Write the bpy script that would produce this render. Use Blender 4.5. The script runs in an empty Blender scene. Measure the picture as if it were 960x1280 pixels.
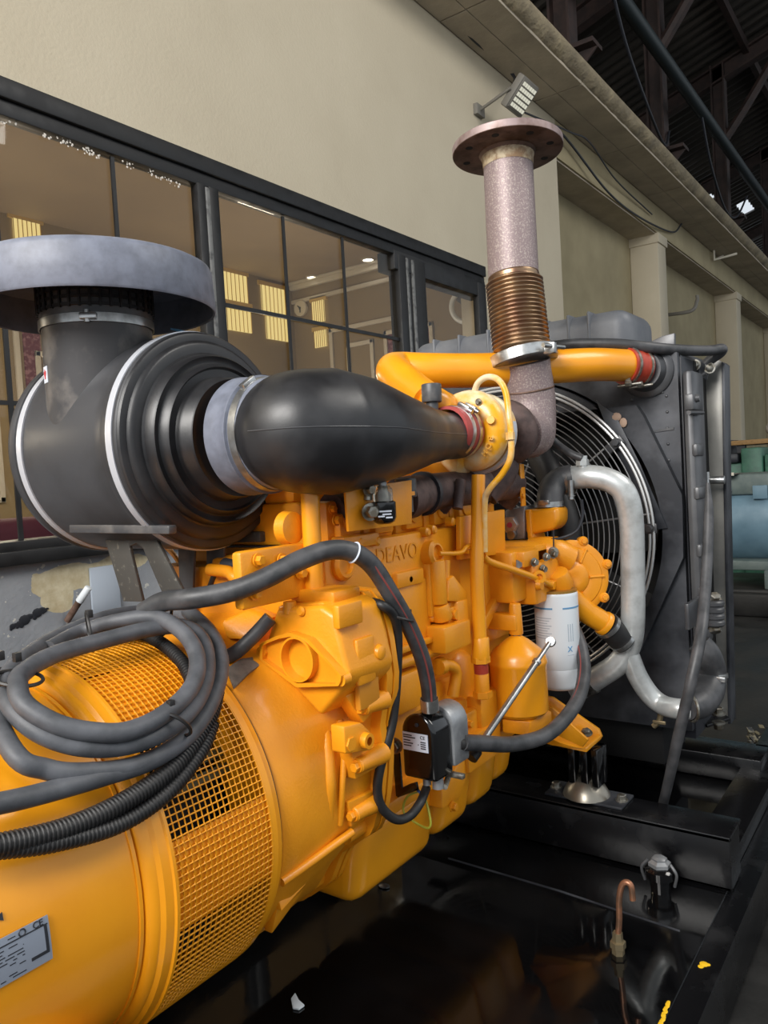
import bpy, bmesh, math, random
from mathutils import Vector as V, Matrix as M
random.seed(7)
PI = math.pi
SC = bpy.context.scene
COL = SC.collection
AXZ = 0.712            # height of the shaft line above the datum

# ------------------------------------------------------------------ materials
def lin(c):
    c = c / 255.0
    return c / 12.92 if c <= 0.04045 else ((c + 0.055) / 1.055) ** 2.4
def rgb(r, g, b): return (lin(r), lin(g), lin(b), 1.0)
class NT:
    def __init__(s, name):
        s.m = bpy.data.materials.new(name); s.m.use_nodes = True
        s.t = s.m.node_tree; s.n = s.t.nodes; s.b = s.n['Principled BSDF']; s.out = s.n['Material Output']
    def node(s, typ, **kw):
        n = s.n.new(typ)
        for k, v in kw.items():
            if k in n.inputs.keys() if hasattr(n.inputs, 'keys') else False: n.inputs[k].default_value = v
            else: setattr(n, k, v)
        return n
    def link(s, a, b): s.t.links.new(a, b)
def coords(t, sc=(1, 1, 1)):
    tc = t.n.new('ShaderNodeTexCoord'); mp = t.n.new('ShaderNodeMapping')
    geo = t.n.new('ShaderNodeNewGeometry')
    mp.inputs['Scale'].default_value = sc
    t.link(geo.outputs['Position'], mp.inputs['Vector'])
    return mp.outputs['Vector']
def noise(t, vec, scale, detail=4, rough=.55):
    n = t.n.new('ShaderNodeTexNoise'); n.inputs['Scale'].default_value = scale
    n.inputs['Detail'].default_value = detail; n.inputs['Roughness'].default_value = rough
    t.link(vec, n.inputs['Vector']); return n.outputs['Fac']
def ramp(t, fac, stops):
    r = t.n.new('ShaderNodeValToRGB'); e = r.color_ramp.elements
    while len(e) < len(stops): e.new(.5)
    for i, (p, c) in enumerate(stops): e[i].position = p; e[i].color = c
    t.link(fac, r.inputs['Fac']); return r.outputs['Color']
def mix(t, fac, a, b):
    m = t.n.new('ShaderNodeMix'); m.data_type = 'RGBA'
    if isinstance(fac, float): m.inputs[0].default_value = fac
    else: t.link(fac, m.inputs[0])
    for s, x in ((6, a), (7, b)):
        if isinstance(x, tuple): m.inputs[s].default_value = x
        else: t.link(x, m.inputs[s])
    return m.outputs[2]
def bump(t, h, strength, dist=.002):
    b = t.n.new('ShaderNodeBump'); b.inputs['Strength'].default_value = strength; b.inputs['Distance'].default_value = dist
    t.link(h, b.inputs['Height']); t.link(b.outputs['Normal'], t.b.inputs['Normal'])
def mat(name, c, rough=.5, metal=0.0, c2=None, nscale=8, lo=.4, hi=.6, bscale=0, bstr=.2, bdist=.002, coat=0, stretch=(1, 1, 1), rough2=None, detail=5, spec=None):
    t = NT(name); b = t.b
    b.inputs['Base Color'].default_value = c; b.inputs['Roughness'].default_value = rough; b.inputs['Metallic'].default_value = metal
    if coat: b.inputs['Coat Weight'].default_value = coat; b.inputs['Coat Roughness'].default_value = .12
    if spec is not None: b.inputs['Specular IOR Level'].default_value = spec
    if c2 or bscale or rough2 is not None: vec = coords(t, stretch)
    if c2 or rough2 is not None:
        f = noise(t, vec, nscale, detail)
        if c2: t.link(ramp(t, f, [(lo, c), (hi, c2)]), b.inputs['Base Color'])
        if rough2 is not None:
            mr = t.n.new('ShaderNodeMapRange'); mr.inputs[1].default_value = lo; mr.inputs[2].default_value = hi
            mr.inputs[3].default_value = rough; mr.inputs[4].default_value = rough2
            t.link(f, mr.inputs[0]); t.link(mr.outputs[0], b.inputs['Roughness'])
    if bscale: bump(t, noise(t, vec, bscale, 4), bstr, bdist)
    return t.m
def emit(name, c, s):
    t = NT(name); t.b.inputs['Base Color'].default_value = (0, 0, 0, 1)
    t.b.inputs['Emission Color'].default_value = c; t.b.inputs['Emission Strength'].default_value = s
    return t.m

YEL = mat('yellow_enamel', rgb(240, 159, 24), .33, c2=rgb(232, 150, 20), nscale=9, lo=.35, hi=.7, bscale=120, bstr=.12, bdist=.001, coat=.25)
YELC = mat('yellow_casting', rgb(238, 155, 24), .40, c2=rgb(222, 139, 18), nscale=7, lo=.35, hi=.7, bscale=230, bstr=.35, bdist=.0014, coat=.15)
YELT = mat('yellow_over_metal', rgb(230, 164, 26), .34, c2=rgb(228, 214, 180), nscale=9, lo=.47, hi=.62, bscale=90, bstr=.15, coat=.2)
BLK = mat('black_plastic', rgb(31, 31, 33), .36, c2=rgb(44, 44, 46), nscale=14, lo=.4, hi=.7, bscale=300, bstr=.15, bdist=.0006, rough2=.48)
BLKD = mat('dusty_black_plastic', rgb(68, 68, 70), .42, c2=rgb(118, 114, 110), nscale=16, lo=.5, hi=.78, bscale=200, bstr=.15, bdist=.0006)
BODM = mat('grey_black_drum_plastic', rgb(66, 67, 70), .36, c2=rgb(52, 52, 54), nscale=7, lo=.4, hi=.65, bscale=200, bstr=.12, bdist=.0006, rough2=.46)
CAPM = mat('weathered_grey_plastic', rgb(118, 123, 137), .5, c2=rgb(98, 102, 114), nscale=34, lo=.4, hi=.7, bscale=150, bstr=.2, bdist=.0008)
RUB = mat('black_rubber', rgb(26, 26, 27), .5, c2=rgb(38, 37, 37), nscale=20, bscale=150, bstr=.1)
RUBG = mat('grey_rubber_cable', rgb(66, 68, 72), .55, c2=rgb(88, 90, 95), nscale=25, lo=.35, hi=.65, bscale=200, bstr=.2, bdist=.001)
RUBD = mat('dark_hose', rgb(52, 53, 55), .46, c2=rgb(74, 74, 76), nscale=22, bscale=160, bstr=.12)
REDL = mat('red_hose_line', rgb(130, 62, 58), .6)
GLOSS = mat('gloss_black', rgb(12, 12, 13), .12, coat=.5)
RADB = mat('worn_black_sheet', rgb(44, 46, 51), .4, .25, c2=rgb(84, 86, 91), nscale=7, lo=.42, hi=.72, bscale=60, bstr=.1, rough2=.55)
RADP = mat('grey_black_bracket', rgb(66, 67, 70), .38, .3, c2=rgb(104, 104, 105), nscale=6, lo=.4, hi=.75)
BRK = mat('dark_grey_bracket_paint', rgb(66, 64, 60), .5, c2=rgb(120, 116, 106), nscale=70, lo=.6, hi=.72)
TANK = mat('dusty_grey_tank', rgb(88, 91, 97), .5, c2=rgb(112, 114, 117), nscale=9, lo=.35, hi=.7, bscale=120, bstr=.15)
CORE = mat('radiator_core_black', rgb(9, 9, 10), .7)
OIL = mat('oily_black_steel', rgb(7, 7, 8), .05, c2=rgb(16, 16, 17), nscale=5, lo=.45, hi=.75, rough2=.2, bscale=9, bstr=.06, bdist=.004)
SKID = mat('black_painted_steel', rgb(11, 11, 13), .26, c2=rgb(34, 34, 35), nscale=11, lo=.55, hi=.85, bscale=40, bstr=.2, rough2=.5)
ALU = mat('cast_aluminium', rgb(168, 170, 172), .42, .6, c2=rgb(120, 122, 125), nscale=20, lo=.4, hi=.7, bscale=150, bstr=.2)
PALE = mat('pale_sheen_plate', rgb(150, 148, 141), .4, .2, c2=rgb(112, 111, 108), nscale=5, lo=.4, hi=.7)  # light reflected by the outer plate is put into this pale base colour
GALV = mat('galvanised_pipe', rgb(198, 201, 200), .36, .4, c2=rgb(166, 168, 166), nscale=24, lo=.42, hi=.7, bscale=90, bstr=.15)
STEEL = mat('bright_steel', rgb(196, 197, 196), .28, .9, c2=rgb(158, 158, 156), nscale=30)
CHROME = mat('silver_band', rgb(206, 209, 216), .32, .3)
BOLT = mat('zinc_bolt', rgb(165, 163, 155), .35, .8, c2=rgb(120, 112, 98), nscale=60)
RUSTP = mat('heat_mauve_steel', rgb(138, 121, 121), .5, .25, c2=rgb(176, 163, 155), nscale=240, lo=.5, hi=.68, bscale=160, bstr=.4, bdist=.001)
RUSTF = mat('rusty_flange', rgb(120, 96, 84), .6, .3, c2=rgb(82, 60, 46), nscale=16, lo=.42, hi=.6, bscale=90, bstr=.3)
FLNGE = mat('flange_rim', rgb(158, 140, 138), .5, .4, c2=rgb(118, 96, 88), nscale=22, lo=.45, hi=.7)
BRONZ = mat('heat_tinted_bellows', rgb(168, 144, 112), .3, .8, c2=rgb(120, 88, 70), nscale=9, lo=.35, hi=.65)
MANI = mat('brown_manifold', rgb(96, 78, 74), .6, .3, c2=rgb(70, 56, 54), nscale=30, bscale=120, bstr=.4)
RED = mat('red_silicone', rgb(176, 62, 40), .45, c2=rgb(150, 48, 32), nscale=20)
REDP = mat('pinkish_red_sleeve', rgb(170, 70, 66), .5, c2=rgb(150, 56, 54), nscale=20)
WHITE = mat('white_enamel', rgb(222, 228, 232), .3)
BLUEM = mat('blue_print', rgb(96, 150, 190), .4)
GREYP = mat('grey_print', rgb(176, 186, 196), .4)
INK = mat('black_ink', rgb(38, 40, 46), .5)
PLATE = mat('nameplate_silver', rgb(150, 158, 172), .4, .3)
LABEL = mat('white_label', rgb(206, 214, 226), .5)
CLOTH = mat('grey_tape', rgb(112, 106, 98), .7, c2=rgb(92, 88, 82), nscale=60, bscale=150, bstr=.4)
COPPER = mat('copper_tube', rgb(150, 104, 78), .4, .6, c2=rgb(112, 84, 66), nscale=30)
BRASS = mat('dull_brass', rgb(140, 126, 98), .4, .7)
CLEAR = NT('clear_bowl'); CLEAR.b.inputs['Transmission Weight'].default_value = .9; CLEAR.b.inputs['Roughness'].default_value = .05; CLEAR.b.inputs['Base Color'].default_value = rgb(225, 220, 205); CLEAR = CLEAR.m
YWIRE = mat('yellow_green_wire', rgb(176, 176, 60), .5)
BLUEW = mat('blue_wire', rgb(60, 90, 150), .5)

# building
def plaster():
    t = NT('beige_plaster'); v = coords(t)
    f = noise(t, v, 1.3, 6); f2 = noise(t, v, 14, 5)
    c = mix(t, f2, ramp(t, f, [(.3, rgb(182, 170, 147)), (.75, rgb(203, 192, 169))]), rgb(193, 182, 158))
    t.link(c, t.b.inputs['Base Color']); t.b.inputs['Roughness'].default_value = .8
    bump(t, noise(t, v, 55, 4), .35, .004); return t.m
PLAS = plaster()
PLAS2 = mat('yellowed_plaster', rgb(168, 155, 122), .85, c2=rgb(150, 138, 107), nscale=2.2, lo=.3, hi=.7, bscale=40, bstr=.3, bdist=.004)
SOFF = mat('grey_block_concrete', rgb(186, 174, 154), .85, c2=rgb(156, 146, 129), nscale=3, lo=.3, hi=.7, bscale=22, bstr=.5, bdist=.008)
FASC = mat('crumbly_fascia', rgb(158, 144, 116), .85, c2=rgb(120, 110, 92), nscale=5, lo=.35, hi=.7, bscale=16, bstr=.9, bdist=.02)
def peeling():
    t = NT('flaking_grey_paint'); geo = t.n.new('ShaderNodeNewGeometry'); p = geo.outputs['Position']
    nz = t.n.new('ShaderNodeTexNoise'); nz.inputs['Scale'].default_value = 9; nz.inputs['Detail'].default_value = 6
    t.link(p, nz.inputs['Vector'])
    def spot(c, sc):
        s = t.n.new('ShaderNodeVectorMath'); s.operation = 'SUBTRACT'; s.inputs[1].default_value = c; t.link(p, s.inputs[0])
        m = t.n.new('ShaderNodeVectorMath'); m.operation = 'MULTIPLY'; m.inputs[1].default_value = sc; t.link(s.outputs[0], m.inputs[0])
        l = t.n.new('ShaderNodeVectorMath'); l.operation = 'LENGTH'; t.link(m.outputs[0], l.inputs[0]); return l.outputs['Value']
    def mth(op, a, b):
        n = t.n.new('ShaderNodeMath'); n.operation = op
        for i, x in enumerate((a, b)):
            if isinstance(x, float): n.inputs[i].default_value = x
            else: t.link(x, n.inputs[i])
        return n.outputs[0]
    d = None
    for c, sc in PEEL:
        s = spot(c, sc); d = s if d is None else mth('MINIMUM', d, s)
    k = mth('ADD', d, mth('MULTIPLY', nz.outputs['Fac'], .9))
    mask = mth('LESS_THAN', k, 1.08)
    fine = noise(t, p, 30, 6)
    spk = mth('GREATER_THAN', fine, .66)
    base = ramp(t, noise(t, p, 5, 6), [(.3, rgb(132, 136, 142)), (.7, rgb(156, 159, 163))])
    base = mix(t, spk, base, rgb(196, 194, 186))
    c = mix(t, mask, base, ramp(t, noise(t, p, 25, 5), [(.35, rgb(186, 172, 138)), (.65, rgb(206, 196, 166))]))
    t.link(c, t.b.inputs['Base Color']); t.b.inputs['Roughness'].default_value = .75
    bump(t, mth('ADD', noise(t, p, 60, 4), mth('MULTIPLY', mask, -.6)), .5, .004); return t.m
FRAME = mat('black_window_frame', rgb(17, 17, 18), .45, c2=rgb(25, 25, 26), nscale=10, rough2=.6)
FRAMW = mat('worn_sash_edge', rgb(112, 112, 110), .45, c2=rgb(52, 52, 52), nscale=26, lo=.48, hi=.7)
def glass():
    t = NT('window_glass'); tr = t.n.new('ShaderNodeBsdfTransparent'); gl = t.n.new('ShaderNodeBsdfGlossy')
    tr.inputs['Color'].default_value = (.86, .86, .84, 1); gl.inputs['Roughness'].default_value = .02
    lw = t.n.new('ShaderNodeLayerWeight'); lw.inputs['Blend'].default_value = .5
    pw = t.n.new('ShaderNodeMath'); pw.operation = 'POWER'; pw.inputs[1].default_value = 4; t.link(lw.outputs['Facing'], pw.inputs[0])
    fr = t.n.new('ShaderNodeMapRange'); fr.inputs[3].default_value = .025; fr.inputs[4].default_value = .35; t.link(pw.outputs[0], fr.inputs[0])
    mx = t.n.new('ShaderNodeMixShader'); t.link(fr.outputs[0], mx.inputs[0]); t.link(tr.outputs[0], mx.inputs[1]); t.link(gl.outputs[0], mx.inputs[2])
    t.link(mx.outputs[0], t.out.inputs['Surface']); return t.m
GLASS = glass()
ICEIL = mat('office_ceiling_paint', rgb(156, 138, 112), .8, c2=rgb(150, 132, 108), nscale=2)
IWALL = mat('office_wall_paint', rgb(138, 120, 88), .8)
IMOLD = mat('office_moulding_white', rgb(196, 188, 172), .6)
BURG = mat('burgundy_pattern', rgb(96, 40, 52), .7, c2=rgb(140, 96, 98), nscale=30, lo=.5, hi=.6)
BURG2 = mat('burgundy_cloth', rgb(92, 38, 54), .8)
CONC = mat('dark_floor_concrete', rgb(50, 49, 47), .6, c2=rgb(30, 30, 30), nscale=4, lo=.35, hi=.7, bscale=50, bstr=.35, bdist=.004, rough2=.35)
BROWN = mat('brown_steelwork', rgb(56, 40, 35), .65, c2=rgb(40, 29, 26), nscale=8)
TEAL = mat('dark_teal_pipe', rgb(34, 43, 45), .5)
ROOF = mat('corrugated_sheet', rgb(54, 49, 43), .5, c2=rgb(34, 31, 28), nscale=1.2, lo=.4, hi=.7)
GREY = mat('grey_plastic', rgb(120, 116, 108), .6)
CREAM = mat('cream_plastic', rgb(206, 200, 184), .5)
MBLUE = mat('machine_blue', rgb(110, 140, 156), .45, c2=rgb(92, 122, 138), nscale=6, lo=.4, hi=.7, rough2=.6)
MGREY = mat('machine_grey_green', rgb(110, 122, 118), .5, c2=rgb(92, 106, 104), nscale=8)
MGREEN = mat('machine_green', rgb(64, 112, 92), .5, c2=rgb(50, 92, 76), nscale=9)
WOOD = mat('raw_timber', rgb(176, 140, 92), .7, c2=rgb(150, 116, 74), nscale=30, stretch=(1, 8, 8))
BAG = mat('white_sacking', rgb(176, 170, 162), .8, c2=rgb(140, 134, 128), nscale=25)

# ------------------------------------------------------------------ mesh builder
def basis(w):
    w = V(w).normalized()
    a = V((0, 0, 1)) if abs(w.z) < .9 else V((1, 0, 0))
    u = a.cross(w).normalized(); return u, w.cross(u).normalized(), w
def crom(pts, k):
    P = [V(p) for p in pts]
    if len(P) < 3 or k < 2: return P
    Q = [P[0] * 2 - P[1]] + P + [P[-1] * 2 - P[-2]]; out = []
    for i in range(1, len(Q) - 2):
        a, b, c, d = Q[i - 1:i + 3]
        for j in range(k):
            s = j / k
            out.append(.5 * ((2 * b) + (c - a) * s + (2 * a - 5 * b + 4 * c - d) * s * s + (3 * b - a - 3 * c + d) * s ** 3))
    out.append(P[-1]); return out
class B:
    def __init__(s): s.bm = bmesh.new()
    def rings(s, rs, caps=(True, True), close=True):
        bm = s.bm; vr = [[bm.verts.new(p) for p in r] for r in rs]
        for a, b in zip(vr, vr[1:]):
            n = len(a)
            for i in range(n if close else n - 1):
                j = (i + 1) % n
                try: bm.faces.new((a[i], a[j], b[j], b[i]))
                except ValueError: pass
        if close and caps[0]: bm.faces.new(vr[0][::-1])
        if close and caps[1]: bm.faces.new(vr[-1])
        return [v for r in vr for v in r]
    def bev(s, vs, w, seg=2):
        if w <= 0: return
        vset = set(vs); s.bm.normal_update()
        es = [e for e in s.bm.edges if e.verts[0] in vset and e.verts[1] in vset and len(e.link_faces) == 2 and e.calc_face_angle(0) > .5]
        if es: bmesh.ops.bevel(s.bm, geom=es, offset=w, segments=seg, profile=.5, affect='EDGES', clamp_overlap=True)
    def box(s, c, d, bev=0, rot=None, seg=2):
        c = V(c); R = rot or M.Identity(3); hx, hy, hz = [x / 2 for x in d]
        f = lambda z: [c + R @ V((x * hx, y * hy, z * hz)) for x, y in ((-1, -1), (1, -1), (1, 1), (-1, 1))]
        vs = s.rings([f(-1), f(1)]); s.bev(vs, bev, seg); return s
    def bx(s, x0, x1, y0, y1, z0, z1, bev=0, seg=2):
        return s.box(((x0 + x1) / 2, (y0 + y1) / 2, (z0 + z1) / 2), (abs(x1 - x0), abs(y1 - y0), abs(z1 - z0)), bev, None, seg)
    def slab(s, x0, x1, q, bev=0, seg=2): return s.bx(x0, x1, q[0], q[1], q[2], q[3], bev, seg)
    def lathe(s, o, w, prof, n=40, caps=(True, True), a0=0, a1=2 * PI, ref=None):
        o = V(o); u, v, w = basis(w)
        if ref is not None: u = V(ref); v = w.cross(u)
        full = a1 - a0 > 6.28; k = n if full else n + 1
        an = [a0 + (a1 - a0) * i / n for i in range(k)]
        s.rings([[o + w * h + (u * math.cos(a) + v * math.sin(a)) * max(r, 1e-4) for a in an] for h, r in prof], caps, full); return s
    def cyl(s, a, b, r, r2=None, n=24, bev=0):
        a = V(a); b = V(b); L = (b - a).length; r2 = r if r2 is None else r2
        if bev: return s.lathe(a, b - a, [(0, r - bev), (bev * .3, r - bev * .3), (bev, r), (L - bev, r2), (L - bev * .3, r2 - bev * .3), (L, r2 - bev)], n)
        return s.lathe(a, b - a, [(0, r), (L, r2)], n)
    def tube(s, pts, r, n=14, k=8, caps=(True, True), sq=1.0):
        P = crom(pts, k); m = len(P)
        R = r if callable(r) else (lambda t: r)
        if isinstance(r, (list, tuple)):
            def R(t, r=r):
                x = t * (len(r) - 1); i = min(int(x), len(r) - 2); return r[i] + (r[i + 1] - r[i]) * (x - i)
        T = [(P[min(i + 1, m - 1)] - P[max(i - 1, 0)]).normalized() for i in range(m)]
        u, v, _ = basis(T[0]); rs = []
        for i in range(m):
            if i:
                q = T[i - 1].rotation_difference(T[i]); u = q @ u
            w = T[i]; u = (u - w * u.dot(w)).normalized(); v = w.cross(u); rr = R(i / (m - 1))
            rs.append([P[i] + (u * math.cos(2 * PI * j / n) + v * math.sin(2 * PI * j / n) * sq) * rr for j in range(n)])
        s.rings(rs, caps); return s
    def prism(s, poly, vec, bev=0, seg=2):
        vec = V(vec); P = [V(p) for p in poly]
        vs = s.rings([P, [p + vec for p in P]]); s.bev(vs, bev, seg); return s
    def torus(s, c, w, R, r, n=48, m=10, a0=0, a1=2 * PI):
        c = V(c); u, v, w = basis(w); full = a1 - a0 > 6.28; k = n if full else n + 1
        rs = []
        for i in range(k + (1 if full else 0)):
            a = a0 + (a1 - a0) * i / n; d = u * math.cos(a) + v * math.sin(a)
            rs.append([c + d * (R + r * math.cos(2 * PI * j / m)) + w * (r * math.sin(2 * PI * j / m)) for j in range(m)])
        s.rings(rs, (not full, not full)); bmesh.ops.remove_doubles(s.bm, verts=s.bm.verts, dist=1e-6); return s
    def bolt(s, c, w, r, h, washer=True):
        c = V(c); w = V(w).normalized()
        if washer: s.lathe(c, w, [(0, r * 1.35), (h * .22, r * 1.35)], 16)
        s.lathe(c, w, [(h * .2, r), (h * .9, r), (h, r * .85)], 6); return s
    def sph(s, c, r, sc=(1, 1, 1), n=16):
        c = V(c); prof = []
        s.rings([[c + V((sc[0] * r * math.sin(t) * math.cos(a), sc[1] * r * math.sin(t) * math.sin(a), -sc[2] * r * math.cos(t))) for a in [2 * PI * i / n for i in range(n)]] for t in [PI * (j + .02) / (n // 2 + .04) for j in range(n // 2 + 1)]]); return s
def build(b, name, m, parent=None, angle=38, label=None, mats=None):
    bm = b.bm if isinstance(b, B) else b
    bmesh.ops.recalc_face_normals(bm, faces=bm.faces)
    me = bpy.data.meshes.new(name)
    xs = [v.co for v in bm.verts]
    c = V([(min(p[i] for p in xs) + max(p[i] for p in xs)) / 2 for i in range(3)])
    bmesh.ops.translate(bm, verts=bm.verts, vec=-c)
    bm.to_mesh(me); bm.free()
    me.materials.append(m)
    for p in me.polygons: p.use_smooth = True
    me.set_sharp_from_angle(angle=math.radians(angle))
    o = bpy.data.objects.new(name, me); COL.objects.link(o); o.location = c
    if parent is not None: adopt(o, parent)
    if label: o['label'] = label
    return o
LOC = {}
def adopt(o, parent):
    o.parent = parent; o.matrix_parent_inverse = M.Translation(-LOC[parent.name])
    LOC[o.name] = V(o.location)
def thing(name, loc, label, cat, group=None):
    o = bpy.data.objects.new(name, None); COL.objects.link(o); o.location = loc; o.empty_display_size = .05
    o['label'] = label; o['category'] = cat
    if group: o['group'] = group
    LOC[o.name] = V(loc); return o
def tag(o, label, cat, group=None):
    o['label'] = label; o['category'] = cat
    if group: o['group'] = group
    LOC[o.name] = V(o.location); return o
def struct(name, b, m, **kw):
    o = build(b, name, m, **kw); o['kind'] = 'structure'; LOC[o.name] = V(o.location); return o
def text(s, loc, size, right, up, m, parent, name='lettering', ext=.0006, align='CENTER'):
    cu = bpy.data.curves.new(name, 'FONT'); cu.body = s; cu.size = size; cu.extrude = ext; cu.align_x = align; cu.align_y = 'CENTER'
    cu.materials.append(m)
    r = V(right).normalized(); n = r.cross(V(up)).normalized(); u = n.cross(r)
    tmp = bpy.data.objects.new('t', cu); COL.objects.link(tmp)
    tmp.matrix_world = M.Translation(V(loc)) @ M((r, u, n)).transposed().to_4x4()
    bpy.context.view_layer.update()
    me = bpy.data.meshes.new_from_object(tmp.evaluated_get(bpy.context.evaluated_depsgraph_get()))
    me.transform(tmp.matrix_world); bpy.data.objects.remove(tmp)
    bm = bmesh.new(); bm.from_mesh(me); bpy.data.meshes.remove(me)
    return build(bm, name, m, parent)
def bolts(parent, pts, axis, r, h, m=None, label=None):
    for p in pts: build(B().bolt(p, axis, r, h), 'bolt', m or YELC, parent, label=label)

# ------------------------------------------------------------------ the place: wall, office window, canopy, roof, floor
WX = -1.67
PEEL = [((-1.67,1.636,0.9279), (9, 7.5, 11)), ((-1.67,1.664,0.8614), (9, 9, 12)), ((-1.67,1.786,0.9583), (9, 3.2, 22)), ((-1.67,1.955,0.967), (9, 4.5, 20)), ((-1.67,1.758,0.9107), (9, 9, 22))]
PEELM = peeling()
floor = struct('floor', B().bx(-8, 14, -6, 34, -.1, .1), CONC)
wl = B()
wl.bx(WX - .2, WX, -6, 6.84, 2.81, 4.46)
wl.bx(WX - .2, WX, 5.3, 6.84, .1, 2.81)
struct('wall_left', wl, PLAS)
struct('wall_left_dado', B().bx(WX - .2, WX, -6, 5.3, .1, 1.012), PEELM)
rc = B().bx(-2.3, -2.02, 6.84, 30, .1, 4.12)
rc.bx(-2.02, -1.99, 7.9, 9.2, 2.74, 2.8)
struct('wall_recessed', rc, PLAS2)
struct('beam_edge', B().bx(-2.3, WX, 6.84, 30, 4.1, 4.47), PLAS2)
struct('beam_underside', B().bx(-2.02, WX - .02, 6.86, 30, 4.085, 4.11), SOFF)
for i, y in enumerate((9.92, 14.4, 18.9, 23.4)):
    b = B().bx(-2.02, WX, y, y + .34, .1, 4.1, .015)
    b.bx(-2.03, WX + .02, y - .02, y + .36, 3.98, 4.1, .01)
    struct('column_' + str(i + 1), b, PLAS)
    struct('column_base_' + str(i + 1), B().bx(-2.02, WX + .012, y - .012, y + .352, .1, 1.25, .01), SOFF)
# canopy slab with a crumbling outer edge
cb = B(); ys = [-6 + i * .12 for i in range(300)]
prof = []
for y in ys:
    j = random.uniform(-.02, .02); k = random.uniform(0, .035)
    prof.append([V((-2.3, y, 4.58)), V((-1.16, y, 4.56)), V((-1.155 + j * .3, y, 4.52)), V((-1.19 + j, y, 4.465 + k)), V((-1.23 + j, y, 4.452)), V((-2.3, y, 4.452))])
cb.rings(prof)
struct('ledge_canopy', cb, FASC, angle=60)
sf = B()
for y0 in [-6 + i * 1.55 for i in range(24)]:
    sf.bx(-1.66, -1.455, y0, y0 + 1.535, 4.43, 4.455); sf.bx(-1.45, -1.235, y0, y0 + 1.535, 4.432, 4.455)
struct('ledge_soffit', sf, SOFF)
# roof and steelwork
rb = B(); n = 560; cols = (-9, -3.2, -2.9, -2.7, -2.45, -2.2, -2.0, 2.5, 9.5); vr = []
for i in range(n):
    y = -2.2 + i * .058; w = .028 * (1 if i % 4 in (0, 1) else -1)
    vr.append([rb.bm.verts.new((x, y, 7.25 + (x + 2.6) * .314 + w)) for x in cols])
gaps = ((-2.7, 19.9, 20.9), (-3.2, 18.2, 18.8), (-2.2, 19.9, 20.5))       # missing sheets that let the sky in
for i in range(n - 1):
    y = -2.2 + i * .058
    for j in range(len(cols) - 1):
        if any(abs(cols[j] - gx) < .01 and g0 <= y <= g1 for gx, g0, g1 in gaps): continue
        rb.bm.faces.new((vr[i][j], vr[i + 1][j], vr[i + 1][j + 1], vr[i][j + 1]))
struct('roof', rb, ROOF, angle=20)
struct('slab_over_office', B().bx(-9.2, -2.29, -6, 30, 4.46, 4.58), SOFF)
struct('wall_beyond_office', B().bx(-9.2, -9, -6, 30, 4.58, 5.6), ROOF)
st = B()
for y in (7.0, 9.95, 13.4, 17.5, 22):
    for dx in (-.09, .09): st.bx(-1.62 + dx - .012, -1.62 + dx + .012, y - .1, y + .1, 4.58, 7.45)
    st.bx(-1.71, -1.53, y - .01, y + .01, 4.58, 7.45)
    st.bx(-1.72, -1.3, y - .12, y + .12, 5.02, 5.06); st.prism([(-1.53, y - .01, 5.02), (-1.3, y - .01, 5.02), (-1.53, y - .01, 4.8)], (0, .02, 0))
    a = math.atan2(1.6, 5.1); R = M.Rotation(-a, 3, 'Y')
    st.box((2.4, y, 8.70), (11, .16, .03), 0, R); st.box((2.4, y, 8.46), (11, .16, .03), 0, R); st.box((2.4, y, 8.58), (11, .02, .24), 0, R)
    st.tube([(-1.55, y, 6.3), (-1.2, y, 6.75), (-.6, y, 7.6)], .07, 8)
struct('roof_steelwork', st, BROWN)
pu = B()
for x in (-1.2, -.2, .9, 2.0, 3.2, 4.5):
    pu.bx(x - .04, x + .04, -2.2, 30, 7.1 + (x + 2.6) * .314 - .05, 7.1 + (x + 2.6) * .314 + .1)
struct('roof_purlins', pu, BROWN)
# far end of the hall, partly open to daylight
fe = B(); fe.bx(-2.3, 10, 30, 30.3, .1, 3.4)
for x in (-2.3, .4, 3.2, 6): fe.bx(x, x + 2.2, 30, 30.3, 3.4, 10)
fe.bx(-2.3, 10, 30, 30.3, 5.2, 10)
struct('wall_far', fe, ROOF)
kb = B().bx(-1.2, 12, 6.05, 6.4, .1, .27, .02); struct('floor_kerb', kb, CONC)

# ---- office window: black frames, glass, thin glazing bars
def frame_box(b, y0, y1, z0, z1, w, x0=WX - .05, x1=WX + .035, wt=None, wb=None):
    wt = wt or w; wb = wb or w
    b.bx(x0, x1, y0, y1, z1 - wt, z1, .004); b.bx(x0, x1, y0, y1, z0, z0 + wb, .004)
    b.bx(x0, x1, y0, y0 + w, z0, z1, .004); b.bx(x0, x1, y1 - w, y1, z0, z1, .004)
fr = B()
fr.bx(WX - .12, WX + .03, -3, 5.3, 2.735, 2.812, .006); fr.bx(WX - .05, WX + .012, -3, 5.3, 2.675, 2.735, .004)
fr.bx(WX - .12, WX + .05, -3, 5.3, 1.012, 1.065, .006); fr.bx(WX - .12, WX + .03, -3, 5.3, 1.06, 1.10, .004)
for y0, y1 in ((2.5, 2.545), (2.57, 2.63), (4.14, 4.22), (4.32, 4.45), (5.18, 5.3)): fr.bx(WX - .03, WX + .02, y0, y1, 1.06, 2.68, .004)
fr.bx(WX - .12, WX + .015, 4.1, 5.3, 2.58, 2.70, .004); fr.bx(WX - .12, WX + .02, 4.22, 5.2, 1.9, 1.98, .004)
fr.bx(WX - .12, WX + .01, 4.22, 4.3, 1.06, 2.7)
wnd = struct('window_1', fr, FRAME)
sb = B()
for y in (2.546, 4.222, 4.29): sb.bx(WX - .03, WX + .022, y, y + .026, 1.08, 2.67, .002)
build(sb, 'window_frame', FRAMW, wnd)
mu = B()
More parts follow.
